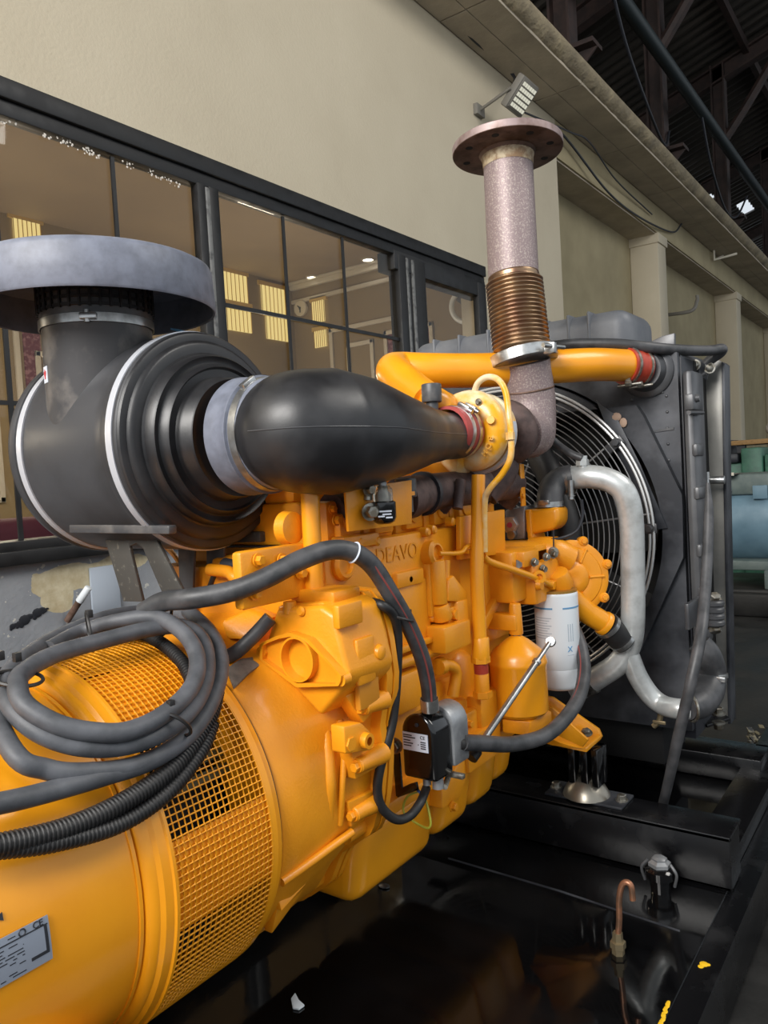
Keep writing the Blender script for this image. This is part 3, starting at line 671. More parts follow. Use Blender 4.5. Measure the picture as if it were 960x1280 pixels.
# crown of the take-off box and its side pads
ct = B(); ct.prism([(0.1867,0.965,1.042), (0.2898,0.965,1.054), (0.3095,0.965,1.042), (0.3082,0.965,1.024), (0.1853,0.965,1.027)], (0, .115, .0), .006); ct.bx(.2, .30, .985, 1.06, 1.045, 1.068, .006); build(ct, 'crown', YELC, tb_)
ct = B(); ct.lathe((0.2223,0.96,1.052), (0, 0, 1), [(-.02, .012), (.0, .011)], 14); ct.lathe((0.2576,0.948,1.039), (0, -1, 0), [(0, .009), (.004, .006)], 14); build(ct, 'boss', YELC, tb_)
sd = B(); sd.slab(.33, .345, (0.9414,1.005,1.015,1.054), .004); sd.slab(.338, .347, (0.981,1.029,0.9129,0.9908), .006); sd.lathe((0.34,1.04,0.9579), XR, [(0, .016), (.012, .012), (.014, .008)], 16); build(sd, 'side_pad', YELC, tb_)
sd = B(); sd.slab(.326, .338, (0.9915,1.047,0.8683,0.9209), .003); build(sd, 'inspection_cover', mat('ochre_cover', rgb(206, 134, 30), .5), tb_)
# lower rails and foot under the bell
lr = B().bx(-.15, .17, .98, 1.10, .49, .62, .02); build(lr, 'lower_casing', YELC, fh)
lr = B(); lr.prism([(0.2417,0.88,0.6113), (0.1363,1.06,0.5442), (0.2181,1.07,0.5961), (0.2063,1.07,0.5661), (0.1417,1.06,0.5114), (0.2393,0.88,0.5839)], (-.02, 0, .01), .003)
build(lr, 'rail', YELC, fh)
lf = B(); lf.prism([(0.2403,0.87,0.589), (0.219,1,0.5848), (0.2277,1,0.5783), (0.2469,0.87,0.5617)], (-.06, 0, .0), .003); lf.prism([(0.2383,0.87,0.5659), (0.2221,1,0.5769), (0.201,1,0.5482), (0.2215,0.87,0.5167)], (-.02, 0, .0), .003)
build(lf, 'foot', YELC, fh)
tpz = build(B().prism([(0.1534,0.8705,0.9474), (0.1462,0.9088,0.9543), (0.1546,0.9501,0.9514), (0.1674,0.9443,0.9426), (0.1752,0.9017,0.9368), (0.1858,0.8543,0.9228)], (.003, -.002, .004)), 'tape_patch', CLOTH, fh, label='torn grey tape stuck on the casting')

# ------------------------------------------------------------------ engine block
en = thing('engine', (0, 1.45, .42), 'yellow six cylinder diesel engine block with ribbed sump', 'engine')
BXX = .215
bk = B().bx(-.22, BXX - .012, 1.10, 1.80, .60, 1.13, .01)
bk.bx(.1, BXX, 1.10, 1.78, .64, .80, .012); bk.slab(.15, BXX + .004, (1.061,1.541,0.976,1.134), .006)
build(bk, 'crankcase', YELC, en)
su = B()
for y0, y1, xr, zb in ((1.10, 1.385, .235, .435), (1.395, 1.545, .236, .445), (1.555, 1.68, .232, .45), (1.69, 1.79, .222, .46)):
    vs = su.rings([[V((x, y, zb)) for x, y in ((-xr + .06, y0), (xr - .03, y0), (xr - .03, y1), (-xr + .06, y1))], [V((x, y, .60)) for x, y in ((-xr, y0), (xr, y0), (xr, y1), (-xr, y1))]]); su.bev(vs, .035, 4)
build(su, 'sump', YEL, en)
ad = B().bx(-.25, .248, 1.095, 1.79, .595, .625, .006);
build(ad, 'sump_rail', YELC, en)
# cylinder heads
for i in range(6):
    y = 1.115 + i * .112
    hd = B().bx(-.16, .185, y, y + .104, 1.13, 1.215, .008); hd.bx(.12, .20, y + .02, y + .085, 1.14, 1.19, .006); hd.lathe((.18, y + .052, 1.175), XR, [(0, .024), (.024, .022), (.026, .012)], 18)
    h = build(hd, 'cylinder_head', YELC, en)
    for yy in (.014, .09): build(B().bolt((.186, y + yy, 1.2), XR, .007, .01), 'bolt', YELC, h)
gs = B().bx(-.2, .212, 1.105, 1.79, 1.126, 1.131); build(gs, 'head_gasket', INK, en)
# side panels and castings on the near face
sp_ = B().slab(.2, .226, (1.223,1.395,0.8975,1.036), .006); build(sp_, 'tappet_cover', YELC, en)
sp_ = B().slab(.2, .222, (0.8538,1.008,1.054,1.148), .006); build(sp_, 'tappet_cover', YELC, en)
for q in ((0.226,1.155,1.134), (0.226,1.211,1.131), (0.226,1.393,1.132), (0.226,1.42,1.135), (0.226,1.396,1.033), (0.226,1.397,0.9461), (0.224,1.317,1.041), (0.226,1.502,1.146)):
    build(B().lathe(q, XR, [(-.012, .011), (.004, .010), (.008, .006)], 14), 'boss', YELC, en)
cl = B().slab(.2, .232, (1.269,1.367,1.027,1.059), .004); build(cl, 'casting_boss', YELC, en); cl = B().slab(.2, .232, (1.105,1.215,1.124,1.148), .003); build(cl, 'casting_boss', YELC, en)
cl = B(); cl.lathe((0.222,1.108,1.097), XR, [(-.01, .03), (.006, .03), (.012, .024), (.012, .018), (.004, .016)], 28, (True, True)); build(cl, 'casting_boss', YELC, en); cl = B(); cl.lathe((0.2,0.9952,1.175), XR, [(-.01, .03), (.01, .028), (.012, .018)], 24)
build(cl, 'casting_boss', YELC, en)
lt = text('DEAVO', (0.2205,1.29,1.097), .045, (0, 1, 0), (0, 0, 1), YELC, en, 'cast_lettering', .0005)
# oil filler pipe casting
of = B(); a = V((0.24,1.407,0.9748)); b_ = V((0.24,1.404,1.071)); of.cyl(a, b_, .019, .019, 18, .004); of.lathe((0.236,1.405,1.085), (1, 0, .1), [(-.03, .03), (.004, .028), (.01, .022), (.010, .018), (.0, .016)], 24); c = V((0.24,1.418,0.9503)); of.cyl(c - V((0, 0, .01)), a, .023, .02, 18, .004); of.slab(.2, .236, (1.382,1.399,0.9497,1.065), .004); of.cyl(V((0.245,1.435,1.067)), V((0.245,1.423,0.9847)), .01, n=12)
build(of, 'oil_filler', YELC, en)
dp = B().tube([(0.25,1.402,1.085), (0.255,1.481,1.078), (0.258,1.505,1.088), (0.26,1.535,1.092)], .005, 8); build(dp, 'dipstick_tube', YEL, en)
# stepped casting left of the riser
sc_ = B(); sc_.prism([(0.262,1.411,0.9804), (0.262,1.419,1.028), (0.262,1.44,1.034), (0.262,1.495,0.9866), (0.262,1.493,0.9654)], (-.06, 0, 0), .005); sc_.slab(.2, .264, (1.445,1.491,0.881,0.9751), .005); sc_.slab(.2, .25, (1.427,1.463,0.8945,0.9755), .006); sc_.slab(.2, .272, (1.373,1.483,0.874,0.9309), .005)
for i in range(3): sc_.slab(.2, .256, (1.423,1.456,0.9516,0.9642), .002) if i == 0 else None
for yq in ((0.25,1.445,0.9461), (0.25,1.442,0.9218)): sc_.lathe(yq, XR, [(0, .012), (.012, .011)], 14)
build(sc_, 'pump_casting', YELC, en)
br_ = B(); br_.prism([(0.24,1.703,0.9699), (0.24,1.728,0.9582), (0.24,1.618,0.8803), (0.24,1.594,0.8773), (0.24,1.592,0.8967)], (-.02, 0, 0), .003); br_.slab(.18, .225, (1.641,1.777,0.8404,1.043), .004); br_.slab(.15, .2, (1.625,1.811,0.7474,1.005), .01)
build(br_, 'gear_case', YELC, en)
lv_ = B(); lv_.prism([(0.225,1.223,0.9116), (0.225,1.421,0.9099), (0.225,1.42,0.8978), (0.225,1.222,0.8975)], (.016, 0, 0), .003)
lv_.tube([(0.225,1.225,0.8743), (0.23,1.306,0.8758), (0.225,1.417,0.8718)], .012, 12); lv_.tube([(0.235,1.405,0.8437), (0.245,1.438,0.8318), (0.245,1.453,0.8104), (0.24,1.442,0.7641)], .013, 12); lv_.lathe((0.235,1.401,0.8393), (0, -1, 0), [(-.01, .02), (.006, .018)], 16)
lv_.sph((0.2,1.543,0.7708), .06, (.5, 1, 1.2), 18); lv_.slab(.2, .236, (1.219,1.342,0.7723,0.8538), .01); lv_.slab(.2, .236, (1.386,1.517,0.6595,0.7426), .01)
build(lv_, 'water_gallery', YELC, en)
eb = B(); eb.slab(.18, .262, (1.528,1.661,0.6399,0.7403), .006); eb.slab(.18, .27, (1.447,1.603,0.5913,0.6684), .006); eb.slab(.2, .25, (1.4,1.642,0.595,0.715), .008); eb.prism([(0.26,1.462,0.6389), (0.26,1.516,0.6362), (0.26,1.417,0.5436), (0.26,1.366,0.5452), (0.26,1.344,0.5503), (0.26,1.349,0.5949)], (-.04, 0, 0), .006)
build(eb, 'filter_base', YELC, en)
for q in ((0.262,1.379,0.5441), (0.262,1.436,0.6618), (0.255,1.476,0.6935), (0.2,1.123,1.179), (0.224,0.9106,1.102), (0.224,0.9886,1.097), (0.224,0.9451,1.125), (0.226,0.8754,1.079), (0.224,0.8893,1.131)): build(B().bolt(q, XR, .0085, .012), 'bolt', YELC, en)
# left end clutter above the bell
le = B(); le.bx(-.05, .2, 1.02, 1.12, 1.0, 1.12, .02); le.lathe((0.21,0.9007,1.103), (1, -.4, 0), [(-.03, .03), (.0, .028), (.006, .018)], 20); le.prism([(0.0788,0.93,1.017), (0.1098,0.97,1.033), (0.1644,0.97,1.019), (0.1467,0.93,0.986), (0.0899,0.93,0.9817)], (0, .03, .0), .008); le.tube([(-0.0202,1,1.096), (0.0308,1,1.093), (0.0623,1,1.083), (0.0987,1.05,1.111)], .012, 10)
le.tube([(-0.3606,1.15,1.111), (-0.26,1.1,1.064), (-0.1366,1.05,1.037)], .006, 8); le.tube([(-0.344,1.15,1.129), (-0.2372,1.1,1.1), (-0.1446,1.05,1.057)], .006, 8); le.bx(-.2, .1, 1.02, 1.1, .98, 1.10, .01)
build(le, 'end_casting', YELC, en)
cn = B().cyl((0.0012,1.02,1.103), (0.0495,1.02,1.101), .014, .01, 14); cn.tube([(0.0009,1.02,1.1), (-0.0253,1.02,1.087), (-0.0468,1.02,1.056)], .006, 8); build(cn, 'sensor_plug', INK, en)
# far wall of pipes behind: valve cover
vc = B().bx(-.15, .10, 1.12, 1.79, 1.21, 1.29, .02); build(vc, 'valve_cover', YELC, en)

# support post under the duct
po = thing('support_post', (0.23,1.01,1.068), 'yellow vertical post standing behind the take-off casting under the black duct', 'post')
build(B().cyl((0.23,1.016,1.06), (0.23,1.02,1.24), .0165, n=20), 'tube', YEL, po)
build(B().lathe((0.23,1.016,1.057), (0, 0, 1), [(0, .022), (.01, .022)], 20), 'collar', YEL, po)

# plate carrying the restriction indicator
pb = thing('plate_bracket', (0.27,1.163,1.154), 'square yellow plate behind the clear bowl of the indicator', 'bracket')
build(B().prism([(0.27,1.071,1.236), (0.27,1.283,1.246), (0.27,1.275,1.159), (0.27,1.073,1.161)], (-.006, 0, 0), .001), 'plate', YELC, pb)
build(B().bx(.16, .264, 1.22, 1.30, 1.215, 1.223), 'tab', YELC, pb)
ri = thing('restriction_indicator', (0.3,1.14,1.176), 'clear plastic bowl with black base fixed to the square yellow plate', 'indicator')
a = V((0.3,1.141,1.169)); t_ = V((0.3,1.144,1.245)); hgt = (t_ - a).length
build(B().lathe(a, (0, 0, 1), [(0, .012), (.004, .019), (.012, .0225), (hgt * .52, .0225), (hgt * .55, .019)], 28), 'base', GLOSS, ri)
build(B().lathe(a, (0, 0, 1), [(hgt * .5, .018), (hgt * .82, .018), (hgt * .92, .012)], 28), 'bowl', CLEAR, ri)
build(B().lathe(a, (0, 0, 1), [(hgt * .5, .009), (hgt * .7, .010), (hgt * .8, .006), (hgt * 1.0, .008), (hgt * 1.02, .006)], 16), 'spring', ALU, ri)
lb = B(); dl = V((.55, -.83, 0)); pr = V((.83, .55, 0))
for k, (o, l, z) in enumerate(((.004, .022, .024), (.006, .016, .0185), (-.004, .012, .015), (.01, .012, .0125))): lb.box(a + dl * .0225 + pr * o + V((0, 0, z)), (l, .0016, .0028), 0, M.Rotation(math.atan2(.55, .83), 3, 'Z'))
build(lb, 'printing', LABEL, ri)
build(B().bolt((0.285,1.117,1.193), (1, -.6, 0), .012, .02).cyl((0.27,1.137,1.192), (0.3,1.126,1.192), .009), 'fitting', BOLT, ri)
build(B().cyl((0.275,1.13,1.233), (0.275,1.128,1.214), .008, n=12).bolt((0.28,1.123,1.233), (1, -.3, 0), .009, .014), 'screw', BOLT, ri)
for lab, p0, p1, r in (('black ribbed cap hanging under the duct by the turbocharger', (0.24,1.304,1.211), (0.24,1.305,1.25), .022), ('black cap standing above the duct left of the turbocharger', (0.215,1.462,1.414), (0.215,1.463,1.455), .0225)):
    cp_ = thing('breather_cap', p0, lab, 'cap'); p0 = V(p0); p1 = V(p1)
    build(B().cyl(p0, p1, r, n=28, bev=.003), 'cap', BLKD, cp_); build(B().cyl(p0 - V((0, 0, .03)), p0 + V((0, 0, .004)), r * .62, n=20), 'stem', BLKD, cp_)
# exhaust manifold
mn = thing('exhaust_manifold', (.22, 1.5, 1.2), 'brown cast exhaust manifold beneath the turbocharger', 'manifold')
m1 = B().tube([(0.2,1.363,1.209), (0.2,1.466,1.216), (0.2,1.648,1.219), (0.2,1.864,1.221)], .042, 18); m1.cyl((0.2,1.339,1.207), (0.2,1.381,1.21), .046, n=24)
m1.tube([(0.17,1.149,1.193), (0.18,1.226,1.201), (0.19,1.368,1.206)], .038, 16)
mm_ = build(m1, 'runner', MANI, mn)
for q in ((0.17,1.508,1.169), (0.17,1.688,1.169), (0.17,1.871,1.17)): build(B().tube([q, V(q) + V((.03, 0, .03))], .03, 14), 'branch', MANI, mn)
build(B().lathe((0.2,1.429,1.214), (0, 1, -.02), [(-.006, .049), (.006, .049)], 28), 'joint_ring', INK, mn)
build(B().cyl((0.25,1.489,1.176), (0.25,1.51,1.239), .012, n=14), 'drain_pipe', MANI, mn)
build(B().slab(.235, .24, (1.835,1.86,1.16,1.27), .002).bolt((0.242,1.831,1.187), XR, .007, .008), 'heat_shield', YELC, mn)

# ------------------------------------------------------------------ oil riser, thin oil line, filters
rz = thing('oil_drain_pipe', (0.275,1.514,0.7676), 'yellow vertical oil drain pipe with a red ring running down from the turbocharger', 'pipe')
T = [(0.275,1.547,1.248), (0.275,1.531,1.129), (0.275,1.516,1.022), (0.275,1.515,0.9133), (0.275,1.515,0.877)]
build(B().tube(T, .0155, 18), 'pipe', YEL, rz)
build(B().torus((0.268,1.538,1.077), (0, 0, 1), .019, .005, 28, 8).bx(.225, .262, *(lambda p: (p[1] - .03, p[1] - .01, p[2] - .004, p[2] + .004))((0.268,1.538,1.077))), 'clip', YEL, rz)
a = V((0.275,1.519,0.8762)); b_ = V((0.275,1.513,0.8263)); c = V((0.275,1.514,0.8023)); d = V((0.275,1.512,0.7445)); 
build(B().cyl(b_ + V((0, 0, .006)), a + V((0, 0, .008)), .021, .019, 20, .004).lathe(b_, (0, 0, 1), [(0, .022), (.014, .022)], 6), 'nut', YEL, rz)
build(B().cyl(c, b_ + V((0, 0, .006)), .0165, n=20), 'seal_ring', RED, rz, label='red sealing ring')
build(B().cyl(d, c, .0175, .0165, 20, .002).lathe(c - V((0, 0, .055)), (0, 0, 1), [(0, .022), (.014, .022)], 6), 'socket', YELC, rz)
ol = thing('oil_feed_line', (0.29,1.556,1.163), 'thin yellow oil feed line looping over the turbocharger', 'pipe')
build(B().tube([(0.25,1.59,1.437), (0.27,1.579,1.46), (0.3,1.57,1.468), (0.33,1.561,1.457), (0.35,1.554,1.427), (0.362,1.54,1.373), (0.366,1.538,1.329), (0.362,1.537,1.282), (0.34,1.538,1.248), (0.31,1.528,1.214), (0.295,1.533,1.183), (0.29,1.531,1.075)], .0072, 12), 'pipe', YELT, ol)
build(B().lathe((0.366,1.534,1.329), (0, 0, 1), [(-.008, .01), (.008, .01)], 6), 'union_nut', YELT, ol); build(B().lathe((0.25,1.589,1.435), (0, 0, 1), [(-.01, .011), (.006, .011)], 6), 'union_nut', YELT, ol)
sp_ = build(B().prism([(0.246,1.505,1.157), (0.246,1.725,1.159), (0.246,1.717,1.05), (0.246,1.498,1.06)], (-.012, 0, 0), .002), 'cover_plate', YELC)
tag(sp_, 'flat yellow cover plate behind the oil drain pipe', 'plate')
fp = thing('fuel_pipe', (0.28,1.681,1.019), 'slender yellow fuel pipe sloping to the fuel filter head', 'pipe')
build(B().tube([(0.275,1.55,1.063), (0.28,1.57,1.048), (0.3,1.641,1.021), (0.315,1.728,0.9904), (0.32,1.808,0.9613)], .0085, 12), 'pipe', YEL, fp)
build(B().lathe((0.325,1.734,0.9919), (.6, -.8, 0), [(-.012, .016), (.004, .016), (.004, .008), (-.006, .007)], 18), 'union_nut', YEL, fp); build(B().lathe((0.32,1.818,0.9599), (1, 0, -.2), [(-.01, .014), (.008, .012)], 6), 'union_nut', YEL, fp)
# filter head and white spin-on filter
fhd = thing('filter_head', (0.3,1.837,0.9482), 'yellow cast filter head above the white filter', 'filter head')
b = B(); b.slab(.2, .315, (1.732,1.94,0.9207,1.023), .008); b.slab(.18, .29, (1.665,1.936,0.9332,1.06), .01); b.cyl((0.32,1.847,0.9888), (0.32,1.867,0.9487), .03, .036, 24, .004); b.slab(.2, .31, (1.688,1.775,1.018,1.058), .006)
b.lathe((0.318,1.738,0.9714), XR, [(0, .014), (.012, .012)], 16); build(b, 'head', YELC, fhd)
build(B().slab(.268, .274, (1.707,1.761,0.9525,1.032), .002), 'tag_plate', LABEL, fhd, label='small pale data tag')
build(B().prism([(0.3,1.664,1.041), (0.3,1.706,1.024), (0.3,1.662,1.02)], (.004, 0, 0)), 'washer_plate', ALU, fhd)
for q in ((0.318,1.722,1.029), (0.318,1.792,1.034), (0.318,1.837,1.035), (0.32,1.766,1.007)): build(B().bolt(q, (1, -.4, 0), .008, .012), 'bolt', BOLT, fhd)
wf_ = thing('spin_on_filter', (0.315,1.849,0.6933), 'white spin-on filter can with blue stripes', 'filter')
wa = V((0.315,1.849,0.6953)); wt = V((0.315,1.798,0.9404)); wt = V((wa.x, wa.y, wt.z)); wa2 = V((wt.x, wt.y, wa.z)); L = (wt - wa2).length; wr = .0555
ax = (wt - wa2).normalized()
can = build(B().lathe(wa2, ax, [(-.004, wr * .8), (0, wr * .93), (.006, wr * .985), (.012, wr), (.048, wr), (.050, wr * .985), (.052, wr), (L - .01, wr), (L - .004, wr * .99), (L, wr * .95)], 48), 'can', WHITE, wf_)
bs = B(); u_, v_, w_ = basis(ax); aim = math.atan2((V((1.129, 0, 1)) - wa2).dot(v_), (V((1.129, 0, 1)) - wa2).dot(u_))
def canstrip(b, a0, a1, z0, z1, ins=.0006, n=10): b.lathe(wa2, ax, [(z0, wr), (z0, wr + ins), (z1, wr + ins), (z1, wr)], n, (True, True), aim + a0, aim + a1, u_) if False else b.rings([[wa2 + ax * z + (u_ * math.cos(aim + a0 + (a1 - a0) * i / n) + v_ * math.sin(aim + a0 + (a1 - a0) * i / n)) * r for z, r in ((z0, wr - .001), (z0, wr + ins), (z1, wr + ins), (z1, wr - .001))] for i in range(n + 1)])
for a0, a1 in ((-1.5, -.18), (.28, 1.5)): canstrip(bs, a0, a1, L * .835, L * .852)
build(bs, 'stripe', BLUEM, can, label='pale blue stripe')
pr_ = B()
for k in range(9): canstrip(pr_, -1.2, -.25 - .1 * (k % 3), L * (.74 - k * .026), L * (.74 - k * .026) + .0022)
for k in range(3): canstrip(pr_, .48 + k * .12, .52 + k * .12, L * .5, L * .68)
canstrip(pr_, .42, .78, L * .36, L * .365)
build(pr_, 'printing', GREYP, can)
dd = u_ * math.cos(aim + .55) + v_ * math.sin(aim + .55)
text('X', wa2 + ax * L * .42 + dd * (wr + .0006), .02, ax.cross(dd), ax, BLUEM, can)
build(B().lathe(wa2, ax, [(L - .002, wr * .97), (L + .004, wr * .97)], 40), 'gasket', mat('gold_rim', rgb(170, 130, 60), .4, .5), wf_)
# dome topped canister
cz_ = thing('oil_separator', (0.29,1.665,0.6763), 'yellow dome topped canister left of the white filter', 'canister')
ca = V((0.29,1.666,0.6801)); ct_ = V((0.29,1.664,0.8614)); L = ct_.z - ca.z; r = .068
build(B().lathe(ca, (0, 0, 1), [(-.012, r * .6), (-.008, r * .9), (0, r), (L * .60, r), (L * .62, r * 1.03), (L * .66, r * 1.03), (L * .68, r), (L * .72, r * .99), (L * .80, r * .84), (L * .93, r * .42), (L * .98, r * .2), (L, r * .14)], 48), 'body', YEL, cz_)
build(B().lathe(ca + V((0, 0, L)), (0, 0, 1), [(-.004, .013), (.008, .012)], 6), 'drain_plug', BRASS, cz_)
build(B().cyl(ca + V((0, 0, L)), ca + V((0, 0, L + .075)), .017, .014, 16, .003).bx(ca.x - .1, ca.x + .01, ca.y - .02, ca.y + .02, ca.z + L + .01, ca.z + L + .05, .006), 'inlet', YELC, cz_)
build(B().prism([ca + V(p) for p in ((-.02, -.06, -.01), (.05, -.05, -.01), (.06, .05, -.01), (-.02, .06, -.01))], (0, 0, -.035), .006), 'base', YELC, cz_)
# hand pump rod
hr = thing('pump_handle', (0.36,1.307,0.6856), 'steel rod lever slanting across the canister', 'lever')
p0 = V((0.33,1.359,0.6701)); p1 = V((0.38,1.659,0.852)); dv = (p1 - p0).normalized(); Lr = (p1 - p0).length
build(B().lathe(p0, dv, [(-.004, .0135), (.018, .0135), (.022, .010)], 10), 'knob', RUB, hr)
build(B().cyl(p0 + dv * .02, p0 + dv * Lr * .8, .0075, n=16), 'tube', STEEL, hr)
build(B().lathe(p0 + dv * Lr * .8, dv, [(-.002, .010), (.006, .010)], 16).cyl(p0 + dv * Lr * .8, p0 + dv * Lr * .985, .0055, n=14).lathe(p1, V((.2, -.9, .5)), [(-.002, .013), (.003, .011)], 18), 'plunger', STEEL, hr)
# engine mount bracket and rubber mount
mb_ = thing('engine_mount_bracket', (0.3349,1.93,0.5178), 'yellow two plate mount bracket reaching down to the skid beam', 'bracket')
m0 = B(); m0.prism([(0.1797,1.86,0.6032), (0.2364,1.86,0.6581), (0.2771,1.88,0.6491), (0.3731,1.95,0.5562), (0.3809,1.95,0.5359), (0.3501,1.93,0.5115), (0.2981,1.88,0.532), (0.2257,1.86,0.5877)], (0, .012, 0), .002); build(m0, 'plate', YEL, mb_)
m0 = B(); m0.prism([(0.1999,1.84,0.579), (0.3114,1.84,0.5466), (0.3674,1.86,0.5324), (0.2887,1.84,0.5346), (0.2099,1.84,0.5481)], (0, .05, 0), .002); m0.prism([(0.2848,1.85,0.5436), (0.3042,1.92,0.5378), (0.3813,1.95,0.5446), (0.3699,1.87,0.5317)], (0, 0, -.012), .002); m0.prism([(0.2728,1.8,0.6531), (0.312,1.8,0.6478), (0.3833,1.85,0.5609), (0.3674,1.85,0.5398), (0.2543,1.8,0.5985)], (0, .01, 0), .002); build(m0, 'plate', YEL, mb_)
build(B().bolt((0.3596,1.9,0.5586), (0, -.3, 1), .012, .012), 'bolt', BOLT, mb_)
mp = V((0.3419,1.925,0.3909)); mp.z = .38
mr_ = thing('rubber_mount', mp, 'black post on a metal cup mount standing on the skid beam', 'mount')
build(B().bx(mp.x - .10, mp.x + .11, mp.y - .045, mp.y + .05, .38, .387, .002), 'base_plate', RADB, mr_)
build(B().lathe(mp, (0, 0, 1), [(.006, .062), (.012, .06), (.03, .05), (.045, .034), (.05, .026)], 36), 'cup', mat('worn_steel_cup', rgb(150, 144, 132), .32, .8), mr_)
ps = B()
for dx in (-.036, -.002, .028): ps.bx(mp.x + dx, mp.x + dx + .02, mp.y - .03, mp.y + .03, .42, .52, .003)
ps.bx(mp.x - .04, mp.x + .05, mp.y + .01, mp.y + .03, .42, .52, .003)
build(ps, 'post', GLOSS, mr_)
for dx in (-.085, .095): build(B().bolt(mp + V((dx, .0, .007)), (0, 0, 1), .012, .016), 'bolt', BOLT, mr_)

# ------------------------------------------------------------------ air cleaner with rain cap, bracket, moulded duct
ac = thing('air_cleaner', (-.17, 1.0, 1.137), 'big black drum air cleaner with two silver bands', 'air cleaner')
O = V((0, 1.0, 1.3415))
bo = B().lathe(O, XR, [(-.352, .10), (-.350, .185), (-.344, .2), (-.335, .2085), (-.322, .2105), (-.314, .2085), (-.311, .203), (-.30, .2045), (-.06, .2055), (-.045, .203), (-.04, .2055), (.0, .2055), (.003, .203)], 96)
build(bo, 'body', BODM, ac)
ec = B().lathe(O, XR, [(.0, .203), (.004, .2035), (.008, .201), (.0095, .196), (.0095, .188), (.0125, .1855), (.016, .183), (.0175, .179), (.018, .164), (.021, .1605), (.036, .158), (.0405, .1545), (.037, .1505), (.036, .143), (.039, .1395), (.048, .137), (.0525, .1335), (.048, .1295), (.047, .116), (.051, .113), (.078, .1105), (.082, .107), (.078, .1), (.074, .09)], 96)
build(ec, 'end_cover', BLK, ac)
for x, sgn in ((-.300, 1), (-.015, 1)): build(B().lathe(O, XR, [(x - .0085, .2035), (x - .0085, .2075), (x - .004, .2082), (x, .2072), (x + .004, .2082), (x + .0085, .2075), (x + .0085, .2035)], 96, (False, False)), 'band', CHROME, ac, label='silver metal band')
NX, NYY, NR = -.178, .900, .1005
nk = B().lathe((NX, NYY, 1.33), (0, 0, 1), [(-.03, NR * .6), (0, NR * .96), (.02, NR), (.235, NR), (.24, NR * 1.02), (.30, NR * 1.02), (.36, NR * .98)], 64)
nk.prism([(NX - .02, NYY - NR + .012, 1.35), (NX + NR - .005, NYY, 1.52), (NX + NR, 1.0, 1.54), (NX - NR, 1.0, 1.54), (NX - NR, NYY, 1.5)], (0, 0, -.02))
build(nk, 'neck', BLKD, ac)
gr = B()
for k in range(5): gr.lathe((NX, NYY, 1.592 + k * .014), (0, 0, 1), [(0, NR * 1.0), (.001, NR * 1.05), (.006, NR * 1.05), (.007, NR * 1.0)], 64)
for k in range(36):
    a = 2 * PI * k / 36; gr.box((NX + math.cos(a) * NR * 1.025, NYY + math.sin(a) * NR * 1.025, 1.625), (.008, .004, .07), 0, M.Rotation(a, 3, 'Z'))
build(gr, 'inlet_grille', BLK, ac)
cl = B().lathe((NX, NYY, 1.571), (0, 0, 1), [(-.008, NR * 1.02), (-.008, NR * 1.045), (.008, NR * 1.045), (.008, NR * 1.02)], 64, (False, False))
cl.box((NX + NR * .80, NYY - NR * .72, 1.571), (.03, .012, .012), .002, M.Rotation(.75, 3, 'Z')); cl.cyl((NX + NR * .78, NYY - NR * .74, 1.56), (NX + NR * .78, NYY - NR * .74, 1.582), .005, n=10)
build(cl, 'hose_clamp', STEEL, ac, label='bright steel hose clamp')
rc_ = B().lathe((NX, NYY, 1.597), (0, 0, 1), [(.0, .219), (-.002, .2225), (.002, .225), (.072, .2215), (.080, .218), (.0845, .210), (.086, .195), (.086, .0), ], 96, (False, True))
rc_.lathe((NX, NYY, 1.597), (0, 0, 1), [(.0, .219), (.065, .216), (.072, .205), (.072, .0)], 96, (False, True))
build(rc_, 'rain_cap', CAPM, ac, label='grey weathered rain cap')
def on_neck(px_dir, z, r): return V((NX + math.cos(px_dir) * r, NYY + math.sin(px_dir) * r, z))
sk = B(); a0 = -1.97
sk.rings([[on_neck(a0 + .115 * i, z, r) for z, r in ((1.463, NR), (1.463, NR + .001), (1.493, NR + .001), (1.493, NR))] for i in range(3)])
st_ = build(sk, 'sticker', LABEL, ac, label='small white sticker with a red emblem')
lf_ = B(); n_ = V((math.cos(a0 + .115), math.sin(a0 + .115), 0)); tg = V((-n_.y, n_.x, 0)); c_ = V((NX, NYY, 1.478)) + n_ * (NR + .0008)
lf_.prism([c_ + tg * x + V((0, 0, z)) for x, z in ((0, .010), (.003, .005), (.0065, .006), (.0055, 0), (.003, -.003), (.002, -.008), (-.002, -.008), (-.003, -.003), (-.0055, 0), (-.0065, .006), (-.003, .005))], n_ * .0008)
build(lf_, 'emblem', mat('red_print', rgb(190, 50, 60), .5), st_)
sk = B().box((-0.0542,0.99,1.558), (.03, .012, .004), .001, M.Rotation(.3, 3, 'Y')); build(sk, 'band_latch', mat('blue_latch', rgb(84, 130, 160), .5), ac)

br = thing('air_cleaner_bracket', (-.1, .95, .995), 'dark grey two legged bracket carrying the air cleaner', 'bracket')
sd = B().prism([(-0.2506,0.855,1.199), (0.0501,0.855,1.192), (0.0485,0.855,1.177), (-0.2528,0.855,1.181)], (0, .018, 0), .003); build(sd, 'saddle', BLKD, br)
sd = B().bx(-.3, .02, 1.10, 1.13, 1.139, 1.16, .003); build(sd, 'saddle', BRK, br)
pp = B()
Y_ = .90
pp.prism([(-0.2094,0.9,1.18), (-0.1327,0.9,1.18), (-0.1249,0.9,1.14), (-0.099,0.9,1.046), (-0.1586,0.9,1.044)], (0, .007, 0), .001)
pp.prism([(-0.1377,0.9,1.18), (-0.0558,0.9,1.179), (0.0338,0.9,1.05), (-0.0286,0.9,1.047), (-0.0874,0.9,1.149), (-0.1059,0.9,1.157), (-0.1262,0.9,1.151)], (0, .007, 0), .001)
build(pp, 'leg_plate', BRK, br)
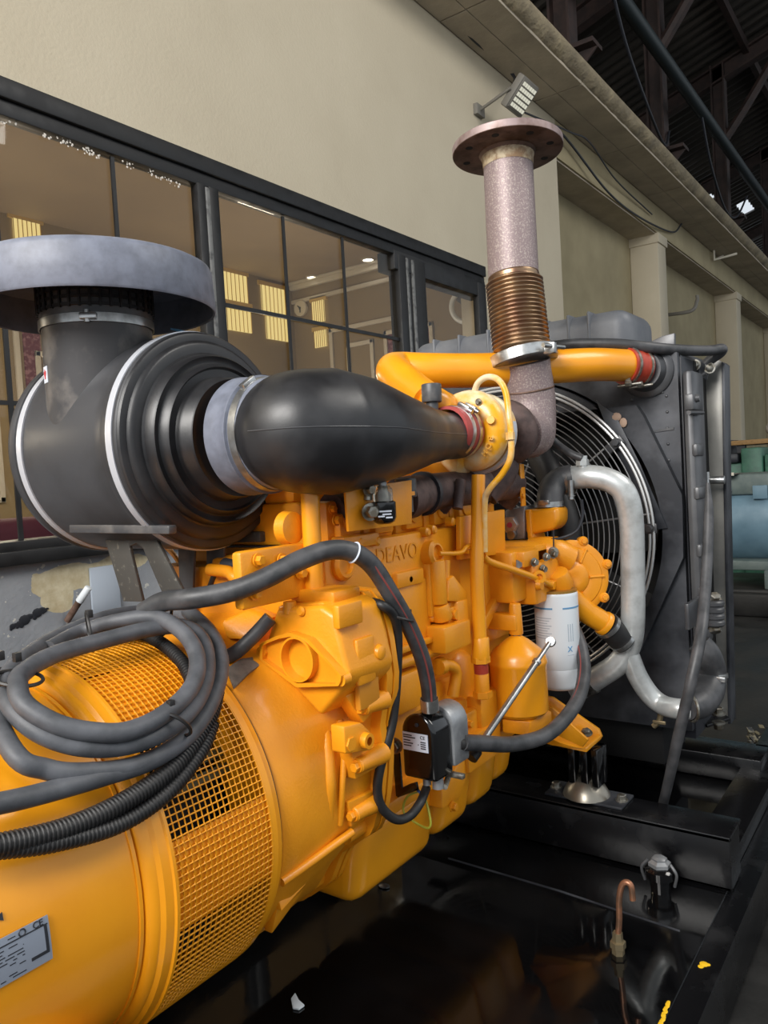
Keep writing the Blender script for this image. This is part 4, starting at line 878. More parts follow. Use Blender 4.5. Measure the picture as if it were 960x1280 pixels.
pp = B().prism([(-0.1083,1,1.158), (-0.058,1,1.158), (-0.0793,1,1.018), (-0.1184,1,0.9678)], (0, .006, 0), .001); build(pp, 'leg', BLKD, br)
pp = B().prism([(-0.0575,1.03,1.158), (-0.0067,1.03,1.158), (-0.032,1.03,0.9903), (-0.0744,1.03,0.9877)], (0, .006, 0), .001); build(pp, 'leg', BLKD, br)

du = thing('intake_duct', (.27, 1.25, 1.24), 'glossy black moulded duct tapering from air cleaner to turbocharger', 'duct')
dp = [(.165, 1.0, 1.3415), (.215, 1.005, 1.342), (0.245,0.9814,1.339), (0.265,1.042,1.338), (0.278,1.112,1.337), (0.276,1.22,1.334), (0.255,1.36,1.336), (0.24,1.458,1.338), (0.237,1.521,1.339)]
build(B().tube(dp, [.0925, .0945, .104, .110, .1005, .081, .0605, .0525, .052], 48, 8), 'body', BLK, du)
sp2 = []
for p, r, t in zip(crom(dp, 8)[14:60], [0] * 99, range(99)):
    pass
DP = crom(dp, 8); RL = [.0925, .0945, .104, .110, .1005, .081, .0605, .0525, .052]
for i in range(15, 60):
    tt = i / (len(DP) - 1) * 8; k = min(int(tt), 7); rr = RL[k] + (RL[k + 1] - RL[k]) * (tt - k); tg = (DP[i + 1] - DP[i - 1]).normalized(); nn = V((tg.y, -tg.x, 0)).normalized()
    sp2.append(DP[i] + nn * (rr - .0004))
build(B().tube(sp2, .0013, 6, 1), 'mould_seam', BODM, du)
build(B().lathe(O, XR, [(.106, .1), (.108, .1055), (.112, .107), (.128, .105), (.15, .1035), (.153, .1055), (.158, .1055), (.160, .100), (.184, .0985), (.188, .0965), (.188, .09)], 72), 'rubber_sleeve', CAPM, du, label='grey rubber sleeve')
cl = B().lathe(O, XR, [(.163, .098), (.163, .1018), (.178, .1005), (.178, .097)], 72, (False, False)); cl.box(O + V((.171, -.055, .086)), (.012, .034, .012), .002, M.Rotation(.55, 3, 'X'))
build(cl, 'hose_clamp', STEEL, du)

# ------------------------------------------------------------------ turbocharger, exhaust stack, charge air pipe
TX, TZ = .237, 1.3475
tu = thing('turbocharger', (TX, 1.6, 1.24), 'yellow and silver turbocharger snail at the end of the duct', 'turbocharger')
T0 = V((TX, 0, TZ))
vo = B(); rs = []
for i in range(49):
    t = 2 * PI * i / 48; g = .029 + .013 * ((t / (2 * PI) + .28) % 1.0)
    c = V((math.cos(t) * (.053 + g * .3), 1.592, math.sin(t) * (.053 + g * .3))); d = V((math.cos(t), 0, math.sin(t)))
    rs.append([T0 + c + d * (g * math.cos(2 * PI * j / 16)) + V((0, g * math.sin(2 * PI * j / 16), 0)) for j in range(16)])
vo.rings(rs, (True, True))
vo.lathe(T0, YD, [(1.545, .046), (1.548, .052), (1.556, .052), (1.560, .0475), (1.575, .0475), (1.60, .055), (1.61, .08), (1.64, .088)], 56)
build(vo, 'compressor_housing', YELT, tu)
build(B().lathe(T0, YD, [(1.625, .04), (1.625, .09), (1.63, .094), (1.642, .094), (1.647, .09), (1.647, .04)], 56), 'backplate', YELT, tu)
vb = B().lathe(T0, YD, [(1.618, .09), (1.618, .0975), (1.634, .0975), (1.634, .09)], 56, (False, False), -.2, 1.9, (1, 0, 0)); build(vb, 'clamp_band', CHROME, tu)
for t in (1.0,): build(B().bolt(T0 + V((math.cos(t) * .078, 1.558, math.sin(t) * .078)), (0, -1, 0), .006, .008), 'bolt', BOLT, tu)
build(B().lathe(T0 + V((.072, 1.556, .022)), (.3, -1, .1), [(0, .010), (.004, .009), (.004, .005)], 16), 'boss', YELT, tu)
for ch, t in (('H', -.78), ('O', -.52), ('8', -.26)):
    d = V((math.cos(t), 0, math.sin(t))); text(ch, T0 + V((0, 1.5555, 0)) + d * .072, .018, V((-d.z, 0, d.x)) , d * -1 if False else V((-d.x, 0, -d.z)) * -1, YELT, tu, 'cast_lettering', .002)
build(B().lathe(T0, YD, [(1.645, .052), (1.70, .048), (1.74, .052)], 40), 'centre_housing', MANI, tu)
th = B(); th.torus(T0 + V((0, 1.765, 0)), YD, .05, .036, 48, 14); th.lathe(T0, YD, [(1.73, .05), (1.74, .07), (1.79, .07), (1.80, .062), (1.82, .064)], 40); th.tube([T0 + V((0, 1.765, -.05)), T0 + V((0, 1.74, -.1)), T0 + V((-.03, 1.7, -.15))], .035, 16)
build(th, 'turbine_housing', MANI, tu)
build(B().tube([T0 + V((-.09, 1.602, .03)), T0 + V((-.07, 1.602, .06)), (0.2,1.513,1.413), (0.16,1.544,1.43)], .036, 20), 'outlet', YEL, tu)
sl = thing('silicone_sleeve', (TX, 1.52, 1.29), 'red silicone sleeve with clamps joining the duct to the turbocharger', 'hose sleeve')
build(B().lathe(T0, YD, [(1.478, .050), (1.478, .0565), (1.484, .0575), (1.55, .0575), (1.553, .0545)], 56, (False, False)), 'sleeve', REDP, sl)
for y in (1.505, 1.535):
    c = B().lathe(T0, YD, [(y - .006, .057), (y - .006, .0595), (y + .006, .0595), (y + .006, .057)], 56, (False, False))
    k = T0 + V((math.cos(1.0) * .064, y, math.sin(1.0) * .064)); c.box(k, (.03, .014, .011), .002, M.Rotation(.55, 3, 'Y')); c.cyl(k + V((.012, -.004, -.008)), k + V((.022, -.004, -.014)), .0055, n=12)
    build(c, 'hose_clamp', STEEL, sl)

TX = .25; ex = thing('exhaust_stack', (TX, 1.9, 1.4), 'tall mauve exhaust pipe with flange and bronze bellows', 'exhaust')
eb = B().tube([(TX, 1.815, TZ), (TX, 1.87, TZ + .004), (0.25,1.89,1.353), (0.25,1.899,1.427), (0.25,1.89,1.479), (0.252,1.873,1.536)], .0635, 36, 8)
build(eb, 'elbow', RUSTP, ex)
build(B().torus((0.25,1.893,1.465), V((0.252,1.873,1.536)) - V((0.25,1.895,1.438)), .0625, .0028, 40, 8), 'weld', RUSTF, ex)
vbc = V((0.25,1.859,1.543)); bt_ = V((0.228,1.876,1.758)); ud = (bt_ - vbc).normalized(); tilt = V((-.2, .03, 1)).normalized()
vb = B().lathe(vbc, tilt, [(-.016, .066), (-.016, .088), (-.014, .0905), (.012, .0905), (.014, .088), (.016, .066)], 56)
k = vbc + V((.08, -.02, .01)); vb.box(k + V((.012, -.012, 0)), (.03, .02, .028), .003); vb.cyl(k + V((.01, -.05, .004)), k + V((.03, .03, .004)), .006, n=12)
build(vb, 'clamp_band', STEEL, ex); 
bl = B(); L = (bt_ - vbc).length; pr = [(.018, .064)]; NB = 17
for i in range(NB):
    z = .02 + (L - .03) * i / NB; d = (L - .03) / NB
    pr += [(z + d * .08, .066), (z + d * .3, .0735), (z + d * .5, .0750), (z + d * .7, .0735), (z + d * .92, .066)]
pr += [(L - .008, .066), (L, .0668), (L + .004, .066)]
build(bl.lathe(vbc, ud, pr, 56), 'bellows', BRONZ, ex, angle=80)
pt = V((0.222,1.889,2.096)); up_ = (pt - bt_)
build(B().lathe(bt_, up_, [(-.01, .0655), (up_.length - .01, .0640)], 56), 'pipe', RUSTP, ex)
fl = B(); ft_ = up_.normalized(); n = 8
fl.lathe(pt, ft_, [(-.012, .064), (-.012, .139), (-.010, .1425), (.008, .1425), (.010, .139), (.010, .058), (-.012, .058)], 96, (False, False)); fl.lathe(pt, ft_, [(-.028, .0645), (-.013, .074), (-.011, .07)], 40)
fb = build(fl, 'flange', RUSTF, ex)
build(B().lathe(pt, ft_, [(-.0105, .1405), (-.009, .1432), (.008, .1432), (.0102, .1405)], 96, (False, False)), 'flange_rim', FLNGE, ex)
u_, v_, w_ = basis(ft_); hb = B()
for i in range(n):
    a = 2 * PI * i / n + .2; c = pt + (u_ * math.cos(a) + v_ * math.sin(a)) * .112; hb.lathe(c, ft_, [(-.0125, .0095), (-.0118, .0095)], 18)
build(hb, 'bolt_hole', CORE, ex)
wd = B().lathe(pt, ft_, [(-.05, .0652), (-.03, .0665), (-.016, .07), (-.012, .072)], 48, (False, False)); build(wd, 'weld', mat('burnt_ochre', rgb(150, 122, 92), .6, c2=rgb(196, 180, 150), nscale=60), ex)

cp = thing('charge_air_pipe', (.1, 1.8, 1.45), 'fat yellow charge air pipe bending from turbocharger to radiator', 'pipe')
build(B().tube([(0.165,1.528,1.423), (0.11,1.554,1.456), (0.06,1.573,1.492), (0.02,1.601,1.519), (0.01,1.652,1.529), (0.06,1.688,1.523), (0.155,1.802,1.52), (0.28,1.924,1.522), (0.365,2.046,1.528), (0.415,2.171,1.53)], .0445, 36, 8), 'pipe', YEL, cp)
cd = (V((0.4606,2.26,1.52)) - V((0.402,2.13,1.53))); c0_ = V((0.417,2.178,1.528)); cu_ = cd.normalized()
cs = thing('charge_hose', (0.4314,2.2,1.456), 'red silicone hose with wire clamps between yellow pipe and radiator', 'hose')
Lc = (V((0.4732,2.27,1.514)) - c0_).length
build(B().lathe(c0_, cu_, [(-.012, .0455), (-.012, .0505), (.0, .0515), (.01, .050), (.022, .052), (.034, .050), (.044, .0515), (.056, .0505), (.056, .046)], 48), 'hose', RED, cs)
for h in (.0, .046):
    q = B().lathe(c0_, cu_, [(h - .004, .0505), (h - .004, .0535), (h + .004, .0535), (h + .004, .0505)], 48, (False, False))
    bq = c0_ + cu_ * h + V((.01, -.03, -.052)); q.cyl(bq + V((-.03, 0, -.004)), bq + V((.03, .02, 0)), .0045, n=10); q.box(bq + V((0, .004, .008)), (.014, .012, .016)); q.lathe(bq, (1, .5, 0), [(-.008, .009), (.008, .009)], 6)
    build(q, 'hose_clamp', BOLT, cs)

# ------------------------------------------------------------------ radiator, fan, guard, tank
RY = 2.265; RC = V((0, RY, 1.055))
ra = thing('radiator', (0, 2.45, .33), 'tall black radiator with fan shroud and riveted top panel', 'radiator')
def square_to_circle(b, x0, x1, z0, z1, r, y, d, n=96):
    poly = [V((x0, y, z0)), V((x1, y, z0)), V((x1, y, z1)), V((x0, y, z1))]; c = V((0, y, RC.z))
    o = [c + dd * rr for rr, dd in ray_outline(poly, c, n, 1)]
    for corner in poly:
        k = min(range(n), key=lambda i: (o[i] - corner).length); o[k] = corner
    i_ = [c + V((math.cos(2 * PI * i / n), 0, math.sin(2 * PI * i / n))) * r for i in range(n)]
    sh = V((0, d, 0)); b.rings([[p + sh for p in i_], i_, o, [p + sh for p in o]], (False, False))
sh = B(); square_to_circle(sh, -.53, .53, .48, 1.56, .485, RY, .03); sh.rings([[RC + V((math.cos(2 * PI * i / 96) * r, y, math.sin(2 * PI * i / 96) * r)) for i in range(96)] for r, y in ((.485, 0), (.485, .17))], (False, False))
build(sh, 'shroud_panel', RADB, ra)
bk = B().bx(-.535, .535, 2.42, 2.60, .48, 1.55); build(bk, 'core', CORE, ra)
hd = B()
hd.bx(-.53, .53, 2.28, 2.61, 1.548, 1.566, .003); hd.bx(-.55, .5, 2.27, 2.40, 1.552, 1.60, .01); hd.prism([(0.4311,2.27,1.593), (0.4906,2.27,1.612), (0.5239,2.27,1.615), (0.5213,2.27,1.551), (0.43,2.27,1.568)], (0, .015, 0), .002)
build(hd, 'top_plate', RADP, ra)
# octagonal collar and the slanting deflector plate
oc_ = B(); NN = 96; hv = [V(p) for p in ((0.3994,2.235,0.7048), (0.5321,2.235,0.9837), (0.5368,2.235,1.157), (0.4233,2.235,1.422))]; poly = hv + [V((-p.x, p.y, p.z)) for p in hv[::-1]]
cc = RC + V((0, -.03, 0)); oo = [cc + d * r for r, d in ray_outline(poly, cc, NN, 1)]; ii = [cc + V((math.cos(2 * PI * i / NN), 0, math.sin(2 * PI * i / NN))) * .478 for i in range(NN)]
s_ = V((0, .028, 0)); oc_.rings([[p + s_ for p in ii], ii, oo, [p + s_ for p in oo]], (False, False)); build(oc_, 'octagonal_collar', RADB, ra, angle=25)
df = B().prism([(0.3051,2.226,1.448), (0.3625,2.226,1.396), (0.4257,2.226,1.253), (0.4943,2.226,1.068), (0.4674,2.226,1.064), (0.4108,2.226,1.173), (0.3536,2.226,1.304)], (0, .004, 0), .001); build(df, 'deflector', RADB, ra)
ch = B(); ch.sph((0.3617,2.228,1.393), .016, (1, .2, .8), 10); ch.sph((0.382,2.228,1.375), .014, (.8, .2, 1), 10); build(ch, 'bare_patch', mat('bare_primer', rgb(178, 150, 130), .7), ra, label='patch of pale primer where paint is chipped')
rv = B(); rows = [(0.4957,2.264,1.531), (0.4983,2.264,1.486), (0.4965,2.264,1.441), (0.4969,2.264,1.396), (0.495,2.264,1.35), (0.4954,2.264,1.305), (0.4958,2.264,1.259), (0.3986,2.264,1.44), (0.4035,2.264,1.393), (0.4807,2.264,1.545), (0.4833,2.264,1.499), (0.4859,2.264,1.453)]
for q in rows: build(B().sph(q, .0045, (1, .5, 1), 8), 'rivet', RADP, ra)
sm = B().slab(.25, .252, (0, 0, 0, 0)) if False else B().prism([(0.4183,2.262,1.345), (0.5133,2.262,1.351), (0.513,2.262,1.344), (0.418,2.262,1.338)], (0, .004, 0)); build(sm, 'seam', RADP, ra)
fo = B().lathe((0.4438,2.263,1.518), (0, -1, 0), [(-.02, .077), (.003, .077), (.008, .073), (.012, .060), (.04, .052)], 48); build(fo, 'air_inlet', RADP, ra)
# right-hand side: channel, side tank, outer plate
sd = B(); sd.bx(.50, .534, 2.29, 2.60, .45, 1.55, .002); build(sd, 'rubber_seal', INK, ra)
stk = B().slab(.546, .575, (2.239,2.366,0.7258,1.505), .012); stk2 = build(stk, 'side_tank', RADP, ra)
q1 = (2.239,2.366,0.7258,1.505)
for k, z in enumerate((1.30, 1.18, 1.02, .90, .78)):
    build(B().bx(.565, .582, q1[0] - .002, q1[0] + .07, z - .035, z, .006), 'rib', RADP, stk2)
lt = B().slab(.56, .585, (2.2,2.304,1.391,1.435), .004); lt.cyl((0.585,2.147,1.381), (0.585,2.292,1.386), .006, n=10); lt.lathe((0.585,2.228,1.423), XR, [(0, .012), (.01, .009)], 12); build(lt, 'latch', RADP, ra)
op = B().prism([(0.5263,2.56,1.536), (0.5629,2.56,1.57), (0.5854,2.56,1.55), (0.5769,2.56,1.189), (0.5633,2.56,0.4194), (0.4837,2.56,0.4081)], (0, .01, 0), .002)
build(op, 'outer_plate', PALE, ra)
ob = B().prism([(0.5853,2.55,1.552), (0.5942,2.55,1.543), (0.586,2.55,1.188), (0.5726,2.55,0.4236), (0.5632,2.55,0.4223), (0.5768,2.55,1.189)], (0, .07, 0), .001); build(ob, 'edge_flange', RADB, ra)
bt = B().prism([(0.4753,2.465,0.465), (0.5323,2.547,0.465), (0.5857,2.483,0.465), (0.5413,2.385,0.465)], (0, 0, -.01), .002); b1 = build(bt, 'bottom_bracket', SKID, ra)
build(B().bolt((0.6,2.274,0.5359), (0, 0, 1), .014, .02).bolt((0.6,2.271,0.5162), (0, 0, -1), .013, .022), 'bolt', BOLT, b1)
lw = B().bx(-.54, .42, 2.36, 2.60, .33, .48, .006); build(lw, 'lower_frame', CORE, ra)
sq = B().slab(.570, .582, (2.083,2.222,0.8103,0.8799), .003); build(sq, 'cleaning_plate', RADP, ra)
st_ = thing('stud', (0.5552,2.5,1.179), 'bright steel stud clamp on the radiator edge', 'stud')
build(B().cyl((0.5137,2.5,1.194), (0.5921,2.5,1.19), .013, n=14, bev=.002).lathe((0.5231,2.5,1.193), XR, [(-.02, .008), (.0, .016), (.012, .016)], 14), 'bolt', STEEL, st_)
build(B().cyl((0.545,2.49,1.217), (0.5453,2.49,1.163), .006, n=10), 'ring', STEEL, st_)
rp = thing('drain_valve', (0.6,2.267,0.7829), 'ribbed grey fitting on the radiator side plate', 'fitting')
b = B(); a = V((0.61,2.237,0.8672)); e = V((0.61,2.225,0.7982))
pr = []
for i in range(4): pr += [(i * .018, .024), (i * .018 + .004, .028), (i * .018 + .012, .028), (i * .018 + .016, .024)]
build(b.lathe(e, (0, 0, 1), pr, 24), 'body', RADP, rp); build(B().bolt(e, (.3, -.5, -1), .016, .02), 'bolt', BOLT, rp); build(B().bolt(a, (.4, -.6, 1), .014, .02), 'bolt', BOLT, rp)
# expansion tank
tk = thing('expansion_tank', (0, 2.42, 1.56), 'dusty grey ribbed expansion tank on top of the radiator', 'tank')
tb = B().bx(-.39, .388, 2.30, 2.56, 1.565, 1.722, .05, 5); t1 = build(tb, 'body', TANK, tk, angle=60)
for x in (-.29, -.19, -.08, .02, .12, .20, .265): build(B().bx(x - .005, x + .005, 2.2975, 2.5625, 1.57, 1.7248, .05, 4), 'rib', TANK, t1)
# fan
fn = thing('cooling_fan', (0, 2.34, .6), 'dark engine cooling fan behind the wire guard', 'fan')
build(B().lathe(V((0, 2.30, 1.055)), YD, [(0, .05), (.01, .09), (.08, .095), (.09, .05)], 32), 'hub', CORE, fn)
for k in range(8):
    t = 2 * PI * k / 8; b = B(); rs = []
    for i in range(8):
        r = .09 + .35 * i / 7; w = .075 + .035 * i / 7; tw = .75 - .3 * i / 7
        dd = V((math.cos(t), 0, math.sin(t))); tt = V((-math.sin(t), 0, math.cos(t)))
        c = V((0, 2.345, 1.055)) + dd * r + tt * .04 * (i / 7) ** 2; a_ = tt * math.cos(tw) + V((0, 1, 0)) * math.sin(tw); nn = a_.cross(dd)
        rs.append([c - a_ * w + nn * .002, c + nn * .012, c + a_ * w + nn * .002, c + a_ * w - nn * .002, c + nn * .006, c - a_ * w - nn * .002])
    b.rings(rs); build(b, 'blade', CORE, fn)
gd = thing('fan_guard', (0, 2.2, .6), 'round wire fan guard of close rings before the radiator', 'fan guard')
GW = mat('grey_guard_wire', rgb(150, 150, 150), .35, .4); GR = mat('silver_guard_ring', rgb(210, 210, 208), .3, .5)
w = B()
for i in range(22):
    r = .105 + i * .0157; w.torus(V((0, 2.2 - .02 * math.cos(r * 3), 1.055)), YD, r, .0017, 96, 5)
build(w, 'wire_rings', GW, gd)
for k, r in enumerate((.452, .463)): build(B().torus(V((0, 2.205, 1.055)), YD, r, .0042, 128, 8), 'rim_ring', GR, gd)
w = B()
for k in range(12):
    t = 2 * PI * k / 12 + .12; d = V((math.cos(t), 0, math.sin(t))); w.cyl(V((0, 2.188, 1.055)) + d * .1, V((0, 2.21, 1.055)) + d * .465, .003, n=8)
build(w, 'spokes', GW, gd)
for t in (.62, 0.03, -.55, 1.25):
    d = V((math.cos(t), 0, math.sin(t))); p = V((0, 2.205, 1.055)) + d * .462
    c = B().box(p - d * .02, (.06, .006, .028), .004, M.Rotation(-t, 3, 'Y')); c.bolt(p - d * .01 + V((0, -.003, 0)), (0, -1, 0), .011, .012); build(c, 'mounting_clip', RADP, gd)

# ------------------------------------------------------------------ coolant pump, thermostat, pipes
tm = thing('thermostat_housing', (0.2472,1.92,1.079), 'yellow thermostat cover beside an aluminium sensor block', 'thermostat')
b = B(); b.prism([(0.2159,1.9,1.148), (0.3097,1.9,1.152), (0.31,1.9,1.114), (0.2956,1.9,1.093), (0.2402,1.9,1.081), (0.2123,1.9,1.081)], (0, .075, 0), .012, 3); b.prism([(0.2183,1.895,1.148), (0.2345,1.895,1.148), (0.2356,1.895,1.081), (0.2415,1.895,1.06), (0.2229,1.895,1.06)], (0, .08, 0), .003)
build(b, 'cover', YEL, tm)
b = B(); b.prism([(0.1537,1.9,1.147), (0.2164,1.9,1.159), (0.2116,1.9,1.068), (0.1564,1.9,1.064)], (0, .07, 0), .006); build(b, 'body', ALU, tm)
b = B(); p = V((0.1719,1.898,1.108)); b.lathe(p, (.3, -1, 0), [(0, .024), (.006, .024), (.006, .019), (.014, .019)], 6); b.lathe(V((0.1776,1.898,1.081)), (0, -1, 0), [(0, .012), (.012, .012)], 12); se = build(b, 'sensor', STEEL, tm)
build(B().lathe(p, (.3, -1, 0), [(.013, .008), (.016, .007)], 12), 'sensor_tip', mat('red_tip', rgb(160, 50, 60), .5), se)
build(B().prism([(0.209,1.9,1.064), (0.29,1.9,1.072), (0.3104,1.9,1.034), (0.2191,1.9,1.034)], (0, .05, 0), .006), 'base', YELC, tm)
wi = B().tube([(0.1593,1.89,1.069), (0.1897,1.89,1.056), (0.2577,1.88,1.064), (0.3122,1.9,1.07), (0.3367,1.95,1.085), (0.3444,1.98,1.123), (0.3363,2,1.165)], .0045, 8)
tag(build(wi, 'sensor_wire', INK), 'thin black wire looping from the sensor block in front of the guard', 'wire')
wp = thing('coolant_pump', (0.2894,1.93,0.8694), 'yellow coolant pump with round lobed cover before the fan guard', 'pump')
PC = V((0.3233,1.93,0.9631)); pa = V((.62, -.78, .05)).normalized(); u_, v_, w_ = basis(pa)
b = B().lathe(PC, pa, [(-.10, .05), (-.06, .075), (-.02, .088), (.0, .09)], 40); b.slab(.10, .29, (1.791,1.936,0.9332,1.066), .02); b.tube([(0.2308,1.9,1.034), (0.2881,1.9,1.034), (0.3234,1.93,1.01)], .04, 18); build(b, 'body', YELC, wp)
b = B().lathe(PC, pa, [(-.008, .088), (-.006, .098), (.008, .1), (.012, .095), (.013, .082), (.018, .078), (.022, .055), (.020, .045), (.028, .038), (.032, .02), (.03, .012)], 48)
cv_ = build(b, 'cover', YELC, wp)
for k in range(7):
    t = 2 * PI * k / 7 + .3; c = PC + (u_ * math.cos(t) + v_ * math.sin(t)) * .101
    lb = B().lathe(c, pa, [(-.012, .012), (.012, .0135), (.016, .010)], 16); lg = build(lb, 'lug', YELC, cv_); build(B().bolt(c + pa * .014, pa, .007, .008), 'bolt', YELC, lg)
for k in range(6):
    t = 2 * PI * k / 6; d = u_ * math.cos(t) + v_ * math.sin(t); build(B().cyl(PC + pa * .022 + d * .045, PC + pa * .016 + d * .085, .004, n=8), 'rib', YELC, cv_)
build(B().tube([(0.3053,1.9,0.9328), (0.331,1.92,0.9011), (0.3594,1.95,0.8677), (0.3883,1.98,0.8384)], [.036, .034, .03, .029], 28), 'outlet', YEL, wp)
build(B().lathe((0.3928,1.985,0.8334), V((0.3928,1.985,0.8334)) - V((0.3594,1.95,0.8677)), [(-.012, .031), (-.008, .033), (.002, .033), (.004, .03)], 32), 'outlet_bead', YEL, wp)
for q in ((0.3102,1.86,1.039), (0.2802,1.86,1.018)): build(B().bolt(q, (.2, -1, 0), .010, .014), 'bolt', BOLT, wp)
build(B().cyl((0.313,1.86,1.095), (0.3104,1.86,1.043), .002, n=6), 'wire', INK, wp)
lh = thing('lower_hose', (0.4068,2.05,0.7784), 'short black rubber coupling with clamps below the yellow pump outlet', 'hose')
ha, hb_ = V((0.3909,1.99,0.8324)), V((0.421,2.04,0.7749))
build(B().tube([ha, (ha + hb_) / 2, hb_], .034, 24, 6), 'hose', RUB, lh)
for q in (ha.lerp(hb_, .12), ha.lerp(hb_, .88)): build(B().lathe(q, hb_ - ha, [(-.006, .034), (-.006, .0365), (.006, .0365), (.006, .034)], 32, (False, False)).box(q + V((-.01, -.02, .034)), (.02, .012, .012), .002), 'hose_clamp', STEEL, lh)
p2 = B().tube([(0.407,2.05,0.7828), (0.4258,2.06,0.7383), (0.4406,2.08,0.6756), (0.4646,2.1,0.6224), (0.4979,2.1,0.5978), (0.545,2.067,0.6022), (0.575,2.076,0.6033)], .027, 28)
tag(build(p2, 'coolant_pipe', GALV), 'silver lower coolant pipe curving under the radiator side', 'pipe')
dr = thing('drain_cock', (0.4828,2.13,0.5452), 'small brass drain cock under the lower silver pipe', 'valve')
build(B().tube([(0.4868,2.12,0.5709), (0.4814,2.12,0.5457), (0.4655,2.12,0.5278)], .008, 10), 'body', BRASS, dr); build(B().box((0.4843,2.11,0.5446), (.035, .006, .01), .002), 'lever', BRASS, dr)
p1 = thing('coolant_pipe', (0.4524,2.04,0.9988), 'tall bent silver coolant pipe in front of the fan guard', 'pipe')
build(B().tube([(0.3144,2,1.226), (0.3638,2,1.226), (0.4078,2.01,1.215), (0.4418,2.02,1.188), (0.4555,2.03,1.14), (0.4557,2.04,1.074), (0.4493,2.05,0.9545), (0.4442,2.05,0.8355), (0.4292,2.06,0.7671), (0.3983,2.06,0.7137), (0.3422,2.06,0.6702), (0.2648,2.06,0.6161)], .0315, 32, 8), 'pipe', GALV, p1)
build(B().cyl((0.3486,1.99,1.244), (0.3482,1.99,1.283), .0125, n=16).lathe((0.3472,1.99,1.261), (0, 0, 1), [(-.004, .017), (.012, .017)], 6), 'vent_fitting', GALV, p1)
build(B().lathe((0.3063,2.06,0.6437), (1, 0, .55), [(-.02, .0325), (.02, .0325)], 32), 'worn_band', mat('scuffed_pipe', rgb(120, 116, 108), .6, .5, c2=rgb(60, 58, 56), nscale=50, lo=.45, hi=.55), p1)
b = B().lathe((0.3027,2,1.22), (1, .05, .1), [(-.01, .036), (-.01, .04), (.01, .04), (.01, .036)], 36, (False, False)); b.cyl((0.3237,1.96,1.22), (0.3239,1.96,1.18), .008, n=12); b.bolt((0.3239,1.96,1.18), (0, 0, -1), .008, .012); build(b, 'hose_clamp', STEEL, p1)
el = thing('rubber_elbow', (0.2633,1.96,1.154), 'black rubber elbow rising from the thermostat cover to the silver pipe', 'hose')
build(B().tube([(0.2719,1.94,1.151), (0.2691,1.95,1.18), (0.2709,1.97,1.205), (0.2862,1.99,1.221), (0.3144,2,1.226)], .036, 28, 8), 'hose', RUBD, el)
build(B().lathe((0.2678,1.94,1.159), (0, 0, 1), [(-.007, .036), (-.007, .0395), (.007, .0395), (.007, .036)], 36, (False, False)).box((0.2722,1.9,1.166), (.03, .012, .012), .002), 'hose_clamp', STEEL, el)
vh = B().tube([(0.3518,1.98,1.276), (0.3234,1.98,1.289), (0.2862,1.99,1.313), (0.2461,1.98,1.355), (0.2149,1.95,1.396)], .0105, 12)
tag(build(vh, 'vent_hose', RUBD), 'slim grey brown hose rising from the silver pipe past the exhaust elbow', 'hose')
bh = B().tube([(0.1765,2.1,1.293), (0.219,2.08,1.221), (0.2605,2.06,1.107), (0.2684,2.05,1.04)], .04, 20)
tag(build(bh, 'bypass_hose', RUB), 'wide dark hose behind the thermostat cover', 'hose')
le_ = thing('radiator_elbow', (0.5311,2.45,0.5338), 'black rubber elbow with clamp at the radiator lower right corner', 'hose')
build(B().tube([(0.57,2.065,0.6059), (0.59,2.114,0.6077), (0.6,2.178,0.6268), (0.6,2.22,0.665), (0.6,2.185,0.7219), (0.58,2.179,0.7567)], [.030, .038, .040, .038, .035, .032], 28, 8), 'hose', RUBD, le_)
build(B().lathe((0.6,2.22,0.6607), (-.05, .1, 1), [(-.006, .038), (-.006, .041), (.006, .041), (.006, .038)], 36, (False, False)).box(V((0.6,2.22,0.6607)) + V((.028, -.028, 0)), (.03, .026, .014), .002), 'hose_clamp', STEEL, le_)
build(B().torus((0.58,2.073,0.607), (.7, .7, 0), .034, .004, 32, 8), 'wire_clip', BOLT, le_)

# ------------------------------------------------------------------ coolant heater, hoses, cable coil
ht = thing('coolant_heater', (0.324,1.2,0.6718), 'gloss black coolant heater with white label and silver pump body', 'heater')
def arch(y, cx, cz0, cz1, hw, k=0): 
    pts = [V((cx - hw, y, cz0)), V((cx + hw, y, cz0))]
    for i in range(13): a = PI * i / 12; pts.append(V((cx + hw * math.cos(a), y, cz1 - hw + hw * math.sin(a))))
    return pts
hx0 = V((0.2774,1.19,0.6714)); hx1 = V((0.354,1.19,0.681)); cx = (hx0.x + hx1.x) / 2; hw = (hx1.x - hx0.x) / 2; z0 = V((0.3166,1.19,0.6802)).z; z1 = V((0.3248,1.19,0.8056)).z
b = B(); vs = b.rings([arch(1.185, cx, z0, z1, hw * .93), arch(1.192, cx, z0, z1, hw), arch(1.245, cx, z0, z1, hw * 1.04)]); b.bev(vs, .010, 3)
cs_ = build(b, 'cover', GLOSS, ht)
b = B(); vs = b.rings([arch(1.243, cx + .006, z0 + .012, z1 + .004, hw * 1.02), arch(1.30, cx + .008, z0 + .012, z1 + .002, hw * .98)]); b.bev(vs, .006)
for i in range(4): b.bx(cx + hw * .8, cx + hw * 1.12, 1.25 + i * .013, 1.256 + i * .013, z0 + .04, z1 - .03, .002)
build(b, 'pump_body', ALU, ht)
lb = B(); lz = z0 + (z1 - z0) * .44; lb.bx(cx - hw * .86, cx + hw * .62, 1.1832, 1.186, lz, lz + .034); l1 = build(lb, 'label', LABEL, ht, label='white printed label')
lb = B()
